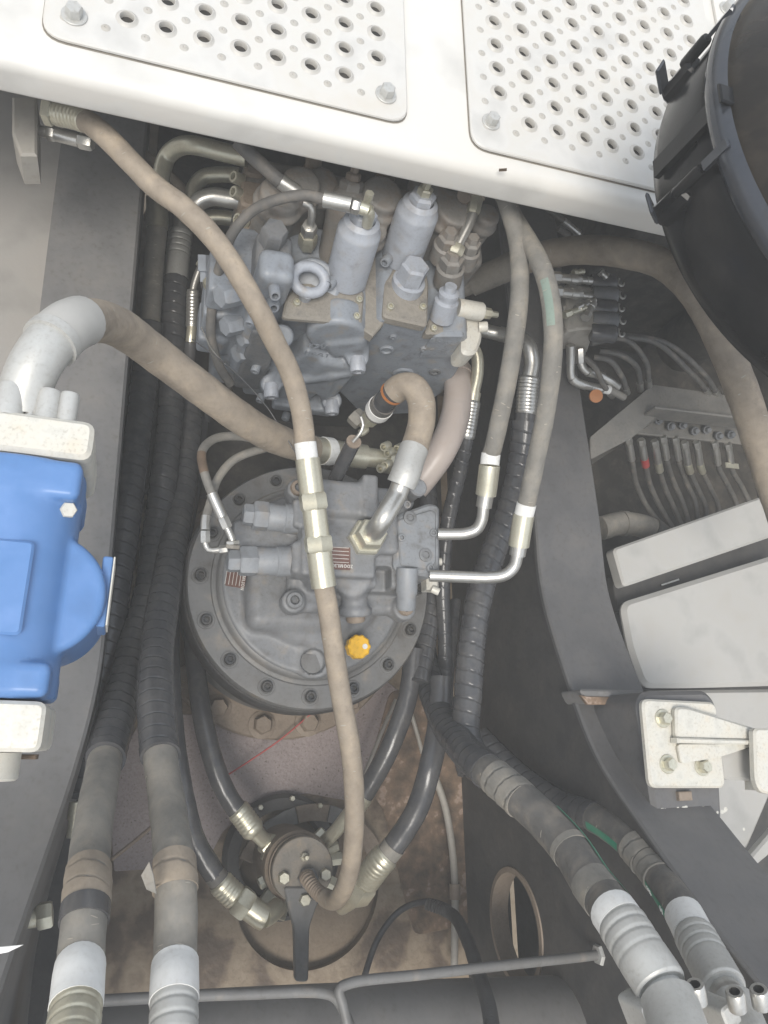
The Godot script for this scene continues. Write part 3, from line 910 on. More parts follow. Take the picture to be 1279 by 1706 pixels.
# ---------------------------------------------------------------- slewing motor
func build_motor() -> void:
	var t := thing("slewing_motor", "round grey slewing motor with bolted flange and yellow cap in the middle", "motor", Vector3(0, -0.28, 0))
	part(t, "reduction_housing", spin([[0.0, -0.29], [0.2, -0.288], [0.2, -0.24], [0.19, -0.2], [0.186, -0.12], [0.192, -0.09], [0.0, -0.09]], Transform3D(), 72), M.motor_ring)
	var bf := part(t, "mounting_flange", spin([[0.0, -0.285], [0.247, -0.285], [0.25, -0.282], [0.25, -0.254], [0.247, -0.25], [0.205, -0.25], [0.2, -0.246], [0.0, -0.246]], Transform3D(), 72), M.brown)
	for i in 16: hexbolt(bf, "bolt", Vector3(cos(TAU * (i + 0.42) / 16) * 0.2255, -0.25, sin(TAU * (i + 0.42) / 16) * 0.2255), Vector3.UP, 0.0175, M.brown)
	part(t, "lower_flange", spin([[0.17, -0.1], [0.205, -0.098], [0.211, -0.09], [0.2115, -0.036], [0.208, -0.031], [0.17, -0.03]], Transform3D(), 96), M.frame_dark)
	var fl := part(t, "bolt_flange", spin([[0.15, -0.029], [0.199, -0.029], [0.2055, -0.025], [0.2065, -0.006], [0.2035, -0.001], [0.1985, 0.0], [0.1685, 0.0], [0.1665, -0.002], [0.1645, -0.002], [0.16, 0.001], [0.158, 0.009], [0.1545, 0.0125], [0.148, 0.014], [0.12, 0.014]], Transform3D(), 96), M.motor_ring)
	var n := Vector3.UP
	# bolt angles follow the photograph: one of them at (460, 802)
	var p0 := q(460, 802, 0.003)
	var a0 := atan2(p0.z, p0.x)
	for i in 16:
		var a := a0 + TAU * i / 16
		var c := Vector3(cos(a) * 0.1851, 0, sin(a) * 0.1851)
		part(fl, "spot_face", seat_mesh(), M.motor_ring, Transform3D(Basis(), c))
		capbolt(fl, "socket_bolt", c, n, 0.0088, 0.01, M.bolt_black)
	# domed cover with its sunken fields
	part(t, "domed_cover", casting([
		cy(Vector3(0, 0.0, 0), Vector3(0, 0.018, 0), 0.152, 0.006),
		cy(Vector3(0, 0.0, -0.01), Vector3(0, 0.034, -0.01), 0.118, 0.012),
		bx(Vector3(-0.03, 0.02, 0.0), Vector3(0.085, 0.032, 0.085), 0.02),
		cut(cy(q(522, 1100, 0.026), q(522, 1100, 0.026) + Vector3(0, 0.05, 0), 0.019, 0.002)),
		cy(q(522, 1100, 0.002), q(522, 1100, 0.02), 0.0285, 0.003),
		cut(cy(q(522, 1102, 0.012), q(522, 1102, 0.1), 0.0195, 0.003)),
	], 0.0042, 0.014), M.motor)
	# cast head: foot plate with four corner bosses, body, ports
	var by := 0.115
	var b1 := q(497, 814, by)
	var b2 := q(490, 1001, by)
	var b3 := q(675, 1013, by)
	var b4 := b1 + b3 - b2
	var ct := (b1 + b3) / 2.0
	var prims := [
		bx(Vector3(ct.x - 0.004, 0.05, ct.z), Vector3(0.083, 0.05, 0.083), 0.02),
		bx(Vector3(ct.x, 0.094, ct.z), Vector3(0.098, 0.014, 0.1), 0.012),
		bx(Vector3(ct.x + 0.004, 0.125, ct.z - 0.008), Vector3(0.078, 0.036, 0.078), 0.01),
		bx(q(585, 870, 0.15), Vector3(0.068, 0.028, 0.052), 0.008),
		bx(q(560, 925, 0.158), Vector3(0.056, 0.02, 0.036), 0.006),
		bx(q(560, 835, 0.17), Vector3(0.045, 0.022, 0.028), 0.01),
		bx(q(612, 832, 0.176), Vector3(0.012, 0.02, 0.034), 0.004),
		cy(b1 + Vector3(0, -0.03, 0), b1, 0.017), cy(b2 + Vector3(0, -0.03, 0), b2, 0.018), cy(b3 + Vector3(0, -0.03, 0), b3, 0.019), cy(b4 + Vector3(0, -0.03, 0), b4, 0.018),
		cy(q(610, 900, 0.13), q(610, 900, 0.176), 0.026, 0.003),
		# front port: round boss and its neck towards the front
		cy(q(588, 968, 0.1), q(588, 968, 0.158), 0.025, 0.004),
		cy(q(590, 975, 0.138), q(592, 1022, 0.125), 0.019, 0.003),
		cy(q(592, 1012, 0.125), q(592, 1026, 0.122), 0.025, 0.003),
		# left bank that carries the two relief valves
		bx(q(505, 862, 0.145), Vector3(0.02, 0.026, 0.022), 0.006),
		bx(q(505, 935, 0.14), Vector3(0.022, 0.028, 0.024), 0.006),
		bx(q(440, 900, 0.1), Vector3(0.05, 0.03, 0.022), 0.006),
		cut(cy(q(592, 1022, 0.125), q(593, 1050, 0.116), 0.016, 0.001)),
		cut(bx(q(640, 965, 0.16), Vector3(0.012, 0.03, 0.02), 0.003)),
	]
	part(t, "cast_head", casting(prims, 0.0036, 0.008), M.motor)
	for b in [b1, b2, b3]:
		var s := part(t, "corner_bolt", spin([[0.0125, -0.004], [0.0125, 0.006], [0.0115, 0.0078], [0.007, 0.0078]], Transform3D(), 24), M.brown if b == b1 or b == b3 else M.motor, Transform3D(Basis(), b))
		part(s, "hexagon_socket", spin([[0.0072, 0.0078], [0.0068, 0.001], [0.0, 0.001]], Transform3D(), 6, true), M.rust if b == b3 else M.valve_dark, Transform3D(Basis(), b))
	var pl := q(592, 1018, 0.125)
	var pe := q(593, 1036, 0.12)
	var bp := MB.new()
	lathe(bp, axis(pl, pe), [[0.0, 0.0], [0.0145, 0.0], [0.0145, pl.distance_to(pe) * 0.85], [0.013, pl.distance_to(pe)], [0.0, pl.distance_to(pe)]], 24)
	part(t, "brown_plug", bp.mesh(), M.brown)
	# relief valves along x
	for k in 2:
		var e: Vector3 = [q(405, 857, 0.145), q(379, 935, 0.14)][k]
		var a: Vector3 = [q(500, 866, 0.145), q(492, 935, 0.14)][k]
		a.y = e.y
		var L := e.distance_to(a)
		var v := MB.new()
		lathe(v, axis(a, e), [[0.0, 0.0], [0.0225, 0.0], [0.0225, L * 0.28], [0.0205, L * 0.3], [0.0205, L * 0.56], [0.0195, L * 0.58]], 28)
		lathe(v, axis(a, e), [[0.0, L * 0.575], [0.0215, L * 0.575], [0.0225, L * 0.6], [0.0225, L * 0.8], [0.0205, L * 0.83], [0.0, L * 0.83]], 6, true)
		lathe(v, axis(a, e), [[0.0165, L * 0.82], [0.0165, L * 0.97], [0.0145, L], [0.0, L]], 6, true)
		part(t, "relief_valve", v.mesh(), M.motor_light)
	# bolted valve block on the right
	var yv := 0.172
	var vb := part(t, "valve_block", slab([[668, 855], [716, 838], [733, 842], [734, 950], [722, 962], [664, 952], [657, 944], [657, 868]], yv, 0.085, 0.004, 0.006), M.motor_light)
	var lid := slab([[662, 866], [718, 849], [727, 853], [727, 938], [716, 950], [668, 942]], yv + 0.004, 0.006, 0.002, 0.006)
	part(vb, "cover_plate", lid, M.motor_light)
	for o in [[683, 863], [709, 925]]: capbolt(vb, "socket_plug", q(o[0], o[1], yv + 0.004), n, 0.0105, 0.003, M.motor)
	for o in [[677, 842], [668, 897], [721, 889], [716, 947]]: capbolt(vb, "cover_bolt", q(o[0], o[1], yv + 0.002), n, 0.0062, 0.006, M.motor_light)
	part(vb, "stub", spin([[0.0, -0.06], [0.0125, -0.06], [0.0125, -0.012], [0.0145, -0.01], [0.0145, 0.0], [0.012, 0.003], [0.0, 0.003]], Transform3D(Basis(), q(697, 812, 0.165)), 24), M.motor_light)
	var f0 := q(678, 968, 0.168)
	var f1 := q(677, 1000, 0.16)
	part(vb, "front_stub", spin([[0.0165, -0.02], [0.0165, 0.018], [0.0145, 0.022], [0.0145, 0.04], [0.012, 0.044], [0.0, 0.044]], axis(f0, f1), 28), M.motor_light)
	# white flange for the lower pipe
	var wf := part(t, "pipe_flange", boxm(q(716, 968, 0.14), Vector3(0.02, 0.03, 0.032), 0.004), M.cream)
	capbolt(wf, "flange_bolt", q(722, 982, 0.156), Vector3(1, 0.3, 0.5), 0.006, 0.01, M.cream)
	capbolt(wf, "flange_bolt", q(728, 936, 0.156), Vector3(1, 0.3, 0), 0.006, 0.008, M.cream)
	# yellow filler cap
	var yc := q(591, 1080, 0.028)
	var yt := q(591, 1080, 0.05)
	part(t, "filler_neck", spin([[0.0105, 0.0], [0.0105, 0.03], [0.0, 0.03]], Transform3D(Basis(), yc - Vector3(0, 0.012, 0)), 20), M.zinc)
	var pet := []
	for i in 60:
		var a := TAU * i / 60
		var r := 0.0185 + 0.0008 * cos(a * 10.0)
		pet.append(Vector2(cos(a) * r, sin(a) * r))
	var ym := MB.new()
	prism(ym, PackedVector2Array(pet), Transform3D(Basis(), yc), 0.008, 0.028, 0.002)
	part(t, "yellow_cap", ym.mesh(), M.yellow)
	part(t, "cap_mark", spin([[0.0045, 0.0], [0.004, 0.0012], [0.0, 0.0012]], Transform3D(Basis(), yc + Vector3(0.009, 0.0278, 0.0)), 16), M.label_white)
	# name plates with their lettering
	for k in 2:
		var c: Vector3 = [q(567, 930, 0.1792), q(394, 962, 0.05)][k]
		var ry := 0.0 if k == 0 else -0.12
		var s := Vector3(0.031, 0.0012, 0.034) if k == 0 else Vector3(0.03, 0.0012, 0.031)
		var bs := Basis(Vector3.UP, ry)
		var np := part(t, "name_plate", boxm(c, s, 0.0004, 0.002, bs), M.plate_print)
		var rt: Vector3 = bs * (Vector3.LEFT if k == 0 else Vector3(0, 0, 1))
		var upv: Vector3 = bs * (Vector3(0, 0, 1) if k == 0 else Vector3.RIGHT)
		textmesh(np, "lettering", "ZOOMLION", 0.0052, c + Vector3(0, 0.0008, 0) + upv * 0.0115, rt, upv, M.plate_letter)
		for i in 5: part(np, "printed_line", boxm(c + Vector3(0, 0.0006, 0) - upv * (0.0055 * i - 0.0062), Vector3(0.026 if k == 0 else 0.0009, 0.0006, 0.0009 if k == 0 else 0.026), 0.0001, 0.0, bs), M.plate_letter)
	textmesh(t, "cast_lettering", "B1D", 0.013, q(612, 832, 0.1966), Vector3(0, 0, 1), Vector3(1, 0, 0), M.motor)

func seat_mesh() -> ArrayMesh:
	if not cache.has("seat"): cache.seat = spin([[0.0145, -0.0005], [0.0135, 0.0012], [0.0105, 0.0012], [0.0095, 0.0004], [0.0, 0.0004]], Transform3D(), 24)
	return cache.seat

# ---------------------------------------------------------------- control valve
func post(px: float, py: float, y: float, tx: float, ty: float, y2: float) -> Array:   # a post between two photograph points at two heights
	return [q(px, py, y), q(tx, ty, y2)]
func build_valve() -> void:
	var t := thing("control_valve", "blue grey cast hydraulic control valve with two stout relief valves under the deck", "valve", Vector3(0.02, -0.06, -0.42))
	var Z := -0.34
	# right valve section with its notched front
	var rs := part(t, "right_section", wallslab([[560, 560], [612, 545], [640, 528], [712, 545], [708, 562], [724, 556], [778, 556], [780, 590], [745, 650], [692, 690], [602, 692], [560, 650]], Z, 0.17, 0.005, 0.006), M.valve)
	part(rs, "dusty_top", slab([[638, 527], [642, 470], [660, 440], [708, 440], [715, 470], [713, 544]], 0.293, 0.02, 0.003, 0.004), M.valve_dust)
	part(rs, "dusty_top", slab([[708, 556], [716, 530], [745, 500], [776, 500], [781, 554]], 0.272, 0.02, 0.003, 0.004), M.valve_dust)
	part(rs, "raised_pad", wallslab([[697, 597], [724, 560], [774, 560], [752, 596]], Z + 0.004, 0.01, 0.002, 0.003), M.valve)
	for k in 2: textmesh(rs, "cast_lettering", ["BH G2", "1 7 6"][k], 0.012, qz(738 - k * 6, 570 + k * 16, Z + 0.0045), Vector3.RIGHT, Vector3.UP, M.valve)
	for o in [[644, 582, 0.012], [672, 622, 0.019]]:
		part(rs, "port_ring", spin([[o[2], -0.002], [o[2], 0.002], [o[2] * 0.9, 0.0035], [o[2] * 0.72, 0.0035], [o[2] * 0.66, -0.001], [o[2] * 0.4, -0.002], [0.0, -0.002]], Transform3D(basis_y(Vector3(0, 0, 1)), qz(o[0], o[1], Z)), 28), M.valve)
	capbolt(rs, "dark_plug", qz(725, 619, Z), Vector3(0, 0, 1), 0.0105, 0.003, M.valve_dark)
	# middle section, left column, webs: one casting
	var W := []
	W.append(bx(Vector3(-0.045, 0.12, -0.42), Vector3(0.075, 0.15, 0.07), 0.008))
	W.append(bx(Vector3(-0.155, 0.12, -0.41), Vector3(0.03, 0.16, 0.05), 0.008))
	W.append(bx(Vector3(-0.135, 0.2, -0.36), Vector3(0.024, 0.15, 0.024), 0.012))
	W.append(bx(Vector3(-0.105, 0.06, -0.37), Vector3(0.02, 0.09, 0.03), 0.006))
	W.append(bx(q(545, 500, 0.26), Vector3(0.055, 0.02, 0.03), 0.005))
	W.append(cy(q(520, 478, 0.25), q(520, 478, 0.285), 0.04, 0.004))
	for o in [[0.24, 0.028], [0.17, 0.03], [0.1, 0.024]]: W.append(bx(Vector3(-0.195, o[0], -0.39), Vector3(0.022, o[1], 0.035), 0.006))
	part(t, "left_section", casting(W, 0.0042, 0.01), M.valve)
	part(t, "dusty_ledge", slab([[478, 492], [500, 470], [560, 470], [608, 484], [604, 540], [470, 528]], 0.287, 0.012, 0.003, 0.006), M.valve_dust)
	# dusty rear section with upright spool housings, in the shade of the deck
	var RS := [bx(Vector3(0.03, 0.1, -0.56), Vector3(0.2, 0.14, 0.06), 0.01)]
	for o in [[470, 320, 0.03, 0.35], [505, 300, 0.026, 0.36], [540, 300, 0.024, 0.34], [640, 320, 0.03, 0.36], [625, 380, 0.02, 0.33], [760, 345, 0.03, 0.36], [720, 300, 0.024, 0.36], [815, 355, 0.02, 0.33]]:
		var e := q(o[0], o[1], o[3])
		RS.append(cy(Vector3(e.x, 0.15, e.z), e, o[2], 0.005))
		RS.append(cy(Vector3(e.x, o[3] - 0.03, e.z), Vector3(e.x, o[3] - 0.02, e.z), o[2] * 1.2, 0.003))
	part(t, "rear_section", casting(RS, 0.005, 0.008), M.valve_grimy)
	# dark upright spool housing with its hexagon cap
	part(t, "spool_housing", casting([bx(q(456, 425, 0.31) + Vector3(0, -0.08, 0), Vector3(0.026, 0.09, 0.03), 0.008), bx(q(452, 470, 0.27) + Vector3(0, -0.09, 0), Vector3(0.024, 0.1, 0.024), 0.008), bx(q(445, 540, 0.2) + Vector3(0, -0.09, 0.0), Vector3(0.024, 0.1, 0.022), 0.006)], 0.0042, 0.006), M.valve_dark)
	part(t, "spool_cap", spin([[0.0, -0.02], [0.0185, -0.02], [0.0185, 0.012], [0.016, 0.016], [0.0, 0.016]], Transform3D(Basis(), q(456, 392, 0.335)), 6, true), M.valve_dark)
	part(t, "rusty_groove", slab([[602, 420], [640, 420], [640, 540], [622, 560], [600, 545]], 0.277, 0.02, 0.002), M.valve_dust)
	for o in [[457, 480], [455, 500]]: capbolt(t, "cover_bolt", qz(o[0], o[1], -0.335), Vector3(0, 0.5, 1), 0.008, 0.02, M.valve)
	for o in [[385, 490, 0.018], [392, 540, 0.016], [410, 585, 0.016], [418, 560, 0.014]]:
		part(t, "side_plug", spin([[o[2], -0.03], [o[2], 0.016], [o[2] * 0.85, 0.02], [0.0, 0.02]], Transform3D(basis_y(Vector3(-0.8, 0.25, 0.5)), qz(o[0], o[1], -0.35)), 6, true), M.valve)
	# lobed cover casting on the front
	var cz := -0.318
	var C := []
	var lob := qz(562, 566, cz)
	C.append(cy(lob + Vector3(0, 0, -0.045), lob + Vector3(0, 0, -0.002), 0.046, 0.008))
	C.append(bx(qz(510, 612, cz - 0.02), Vector3(0.045, 0.085, 0.024), 0.01, Basis(Vector3(0, 0, 1), -0.25)))
	C.append(bx((lob + qz(596, 596, cz)) / 2.0 + Vector3(0, 0, -0.02), Vector3(0.03, 0.024, 0.022), 0.008, Basis(Vector3(0, 0, 1), 0.5)))
	C.append(bx(qz(548, 610, cz - 0.018), Vector3(0.035, 0.06, 0.028), 0.01, Basis(Vector3(0, 0, 1), -0.1)))
	for o in [[596, 596], [452, 640], [553, 668], [470, 560]]: C.append(cy(qz(o[0], o[1], cz - 0.03), qz(o[0], o[1], cz + 0.006), 0.0175, 0.004))
	C.append(bx((qz(596, 596, cz) + qz(500, 640, cz)) / 2.0, Vector3(0.055, 0.006, 0.014), 0.004, Basis(Vector3(0, 0, 1), 0.62)))
	C.append(bx((qz(540, 600, cz) + qz(553, 668, cz)) / 2.0, Vector3(0.006, 0.05, 0.012), 0.004, Basis(Vector3(0, 0, 1), 0.1)))
	C.append(bx(qz(505, 668, cz - 0.01), Vector3(0.055, 0.012, 0.02), 0.005, Basis(Vector3(0, 0, 1), -0.05)))
	var cv := part(t, "front_cover", casting(C, 0.0036, 0.009), M.valve)
	for o in [[596, 598], [452, 642], [553, 670]]: capbolt(cv, "cover_bolt", qz(o[0], o[1], cz + 0.005), Vector3(0.05, -0.1, 1), 0.0125, 0.022, M.valve_pale)
	for k in 2: textmesh(cv, "cast_lettering", ["K3V", "H6A1"][k], 0.012, qz(528, 577 + 13 * k, cz + 0.0112), Vector3.RIGHT, Vector3.UP, M.valve)
	for o in [[650, 512, 0.294], [704, 512, 0.294], [598, 500, 0.288], [494, 505, 0.288], [594, 528, 0.288], [722, 548, 0.273], [770, 512, 0.273]]: capbolt(t, "small_bolt", q(o[0], o[1], o[2]), Vector3.UP, 0.0052, 0.005, M.zinc)
	for o in [[638, 662], [760, 566], [655, 560], [706, 580]]: capbolt(rs, "small_bolt", qz(o[0], o[1], Z), Vector3(0, 0, 1), 0.0055, 0.004, M.valve)
	for o in [[428, 610], [436, 660], [478, 690], [420, 530], [462, 575], [476, 592]]: capbolt(cv, "small_bolt", qz(o[0], o[1], cz - 0.015), Vector3(-0.3, 0, 1), 0.0075, 0.012, M.valve)
	# lifting eye
	var ec := q(515, 466, 0.312)
	var eb := Basis(Vector3.RIGHT, 0.35)
	var em := MB.new()
	var ep := PackedVector3Array()
	for i in 37:
		var a := TAU * i / 36
		ep.append(ec + eb * Vector3(cos(a) * 0.0225, 0, sin(a) * 0.0185))
	tube(em, ep, 0.0078, 0, 14, false)
	tube(em, PackedVector3Array([ec + eb * Vector3(0.0, 0, 0.018), ec + Vector3(0.0, -0.03, 0.012)]), 0.009)
	part(t, "lifting_eye", em.mesh(), M.valve_pale)
	# stout relief valves with caps and tails
	for k in 3:
		var a: Vector3 = [q(576, 468, 0.28), q(668, 432, 0.285), q(560, 440, 0.26)][k]
		var b: Vector3 = [q(608, 352, 0.405), q(707, 322, 0.405), q(588, 300, 0.36)][k]
		var L := a.distance_to(b)
		var R: float = [0.0305, 0.031, 0.029][k]
		var v := MB.new()
		lathe(v, axis(a, b), [[0.0, 0.0], [R * 0.9, 0.0], [R, 0.004], [R, L * 0.72], [R * 0.97, L * 0.76], [R * 0.9, L * 0.78], [R * 0.82, L * 0.86], [R * 0.6, L * 0.9]], 36)
		lathe(v, axis(a, b), [[R * 0.62, L * 0.86], [R * 0.62, L * 0.97], [R * 0.5, L], [0.0, L]], 6, true)
		var rv := part(t, "relief_valve", v.mesh(), M.valve_pale if k < 2 else M.valve_grimy)
		var w := MB.new()
		lathe(w, axis(b, b + (b - a)), [[0.011, -0.006], [0.011, 0.008], [0.009, 0.01], [0.006, 0.01], [0.006, 0.03], [0.0, 0.03]], 6, true)
		part(rv, "adjusting_screw", w.mesh(), M.zinc if k < 2 else M.brown)
		if k < 2: capbolt(rv, "locking_screw", a + Vector3(-0.026 if k == 0 else -0.028, 0.02, 0.018), Vector3(-0.5, 0.2, 0.8), 0.008, 0.012, M.valve)
	# hexagon plug
	var ha := q(676, 482, 0.285)
	var hb := q(694, 440, 0.335)
	var hm := MB.new()
	var hl := ha.distance_to(hb)
	lathe(hm, axis(ha, hb), [[0.025, -0.01], [0.025, hl * 0.35], [0.022, hl * 0.38], [0.0, hl * 0.38]], 28)
	lathe(hm, axis(ha, hb), [[0.0215, hl * 0.36], [0.0215, hl * 0.92], [0.018, hl], [0.0, hl]], 6, true)
	part(t, "hexagon_plug", hm.mesh(), M.valve_pale)
	# small valve with knurled neck
	var sa := q(736, 530, 0.275)
	var sb := q(752, 476, 0.33)
	var sl := sa.distance_to(sb)
	part(t, "small_valve", spin([[0.0, 0.0], [0.019, 0.0], [0.0185, sl * 0.55], [0.014, sl * 0.6], [0.014, sl * 0.68], [0.0155, sl * 0.7], [0.0155, sl * 0.8], [0.009, sl * 0.84], [0.009, sl], [0.0, sl]], axis(sa, sb), 26), M.valve_pale)
	# right hand dusty adapters with pilot pipes
	for o in [[745, 470, 0.28, 757, 420, 0.34, 0.022], [735, 430, 0.3, 752, 385, 0.36, 0.019], [775, 440, 0.29, 790, 395, 0.35, 0.017]]:
		var a := q(o[0], o[1], o[2])
		var b := q(o[3], o[4], o[5])
		var L := a.distance_to(b)
		var v := MB.new()
		lathe(v, axis(a, b), [[0.0, 0.0], [o[6], 0.0], [o[6], L * 0.5], [o[6] * 0.8, L * 0.55]], 24)
		lathe(v, axis(a, b), [[o[6] * 0.85, L * 0.52], [o[6] * 0.85, L * 0.8], [o[6] * 0.6, L * 0.85], [o[6] * 0.5, L], [0.0, L]], 6, true)
		part(t, "adapter", v.mesh(), M.valve_grimy)
	# black rounded mounting plate behind
	part(t, "mounting_plate", wallslab([[374, 520], [374, 620], [404, 690], [470, 710], [620, 712], [625, 600], [560, 520]], -0.405, 0.012, 0.003, 0.03), M.frame_dark)
	# pale clamp flange on the right with its bolts
	var fb := part(t, "clamp_flange", slab([[772, 520], [800, 524], [806, 560], [795, 590], [770, 590]], 0.262, 0.05, 0.005, 0.008), M.cream)
	part(fb, "boss", spin([[0.0, -0.02], [0.0145, -0.02], [0.0145, 0.02], [0.0125, 0.023], [0.0, 0.023]], axis(q(782, 516, 0.28), q(805, 520, 0.28)), 24), M.cream)
	part(fb, "bolt_stub", spin([[0.0, 0.0], [0.0085, 0.0], [0.0085, 0.012], [0.005, 0.013], [0.005, 0.024], [0.0, 0.024]], axis(q(806, 521, 0.28), q(825, 524, 0.28)), 6, true), M.zinc)
	capbolt(fb, "flange_bolt", q(800, 545, 0.264), Vector3(1, 0.4, 0), 0.0085, 0.012, M.cream)
	# brown block at the foot of the suction pipe
	part(t, "pipe_boss", spin([[0.0, -0.05], [0.038, -0.05], [0.038, 0.0], [0.034, 0.004], [0.0, 0.004]], axis(qz(740, 650, -0.36), qz(740, 650, -0.36) + Vector3(0.2, -0.3, 1)), 32), M.brown)

# ---------------------------------------------------------------- centre swivel
func build_swivel() -> void:
	var y := -0.1
	var c := q(505, 1449, y)
	var t := thing("centre_swivel", "dark grey bolted swivel joint with downward bar at the bottom centre", "swivel joint", Vector3(c.x, -0.45, c.z))
	part(t, "swivel_body", spin([[0.0, -0.32], [0.075, -0.318], [0.075, -0.3], [0.06, -0.28], [0.056, -0.25], [0.0565, -0.135], [0.052, -0.13], [0.052, -0.118], [0.0, -0.118]], Transform3D(Basis(), Vector3(c.x, 0, c.z)), 48), M.brown)
	part(t, "seal_ring", spin([[0.085, -0.311], [0.105, -0.308], [0.108, -0.27], [0.1, -0.262], [0.08, -0.262], [0.078, -0.3]], Transform3D(Basis(), Vector3(c.x, 0, c.z)), 56), M.frame_dark)
	part(t, "top_plate", spin([[0.0, -0.119], [0.049, -0.119], [0.0505, -0.117], [0.0505, y - 0.0015], [0.049, y], [0.0, y]], Transform3D(Basis(), Vector3(c.x, 0, c.z)), 48), M.swivel_plate)
	for o in [[472, 1462], [541, 1456], [507, 1498]]: hexbolt(t, "bolt", q(o[0], o[1], y), Vector3.UP, 0.0098, M.zinc, false)
	part(t, "grease_nipple", spin([[0.0, 0.0], [0.007, 0.0], [0.007, 0.008], [0.004, 0.01], [0.0035, 0.02], [0.0, 0.02]], Transform3D(Basis(), q(507, 1427, y)), 6, true), M.zinc)
	part(t, "locking_bar", slab([[473, 1478], [540, 1478], [526, 1516], [516, 1545], [514, 1636], [492, 1636], [490, 1545], [481, 1516]], y + 0.004, 0.014, 0.002, 0.006), M.motor_ring)
	part(t, "port_nut", spin([[0.0, -0.01], [0.0165, -0.01], [0.0165, 0.012], [0.014, 0.014], [0.0, 0.014]], Transform3D(Basis(), q(512, 1462, y)), 6, true), M.valve_dark)
	for o in [[462, 1415, 0.017], [448, 1423, 0.014], [553, 1408, 0.014], [447, 1500, 0.015], [466, 1520, 0.013], [535, 1392, 0.012], [480, 1400, 0.012], [560, 1430, 0.012], [562, 1478, 0.014], [440, 1468, 0.011]]:
		var p := q(o[0], o[1], -0.17)
		var d := Vector3(p.x - c.x, 0, p.z - c.z).normalized()
		var mb := MB.new()
		lathe(mb, axis(p - d * 0.02, p + d * 0.03), [[0.0, 0.0], [o[2], 0.0], [o[2], 0.028], [o[2] * 0.85, 0.03], [0.0, 0.03]], 6, true)
		part(t, "port_adapter", mb.mesh(), M.zinc)
	# guard ring with segments above the opening
	var g := thing("opening_guard_ring", "dark flat ring of plates round the swivel opening in the floor", "guard ring", q(515, 1480, -0.285))
	var hc := q(515, 1480, -0.285)
	for i in 5:
		var pts := []
		for k in 13:
			var a := -PI * 0.86 + (i + k / 12.0 * 0.985) * PI * 0.144
			pts.append(Vector2(hc.x + cos(a) * 0.148, hc.z + sin(a) * 0.148))
		for k in 13:
			var a := -PI * 0.86 + (i + (12 - k) / 12.0 * 0.985) * PI * 0.144
			pts.append(Vector2(hc.x + cos(a) * 0.118, hc.z + sin(a) * 0.118))
		var mb := MB.new()
		prism(mb, PackedVector2Array(pts), Transform3D(), -0.262, -0.256, 0.001)
		part(g, "ring_segment", mb.mesh(), M.motor_ring if i % 2 else M.brown)
	for o in [[434, 1345], [533, 1342], [487, 1330]]: hexbolt(g, "bolt", q(o[0], o[1], -0.256), Vector3.UP, 0.005, M.zinc, false)

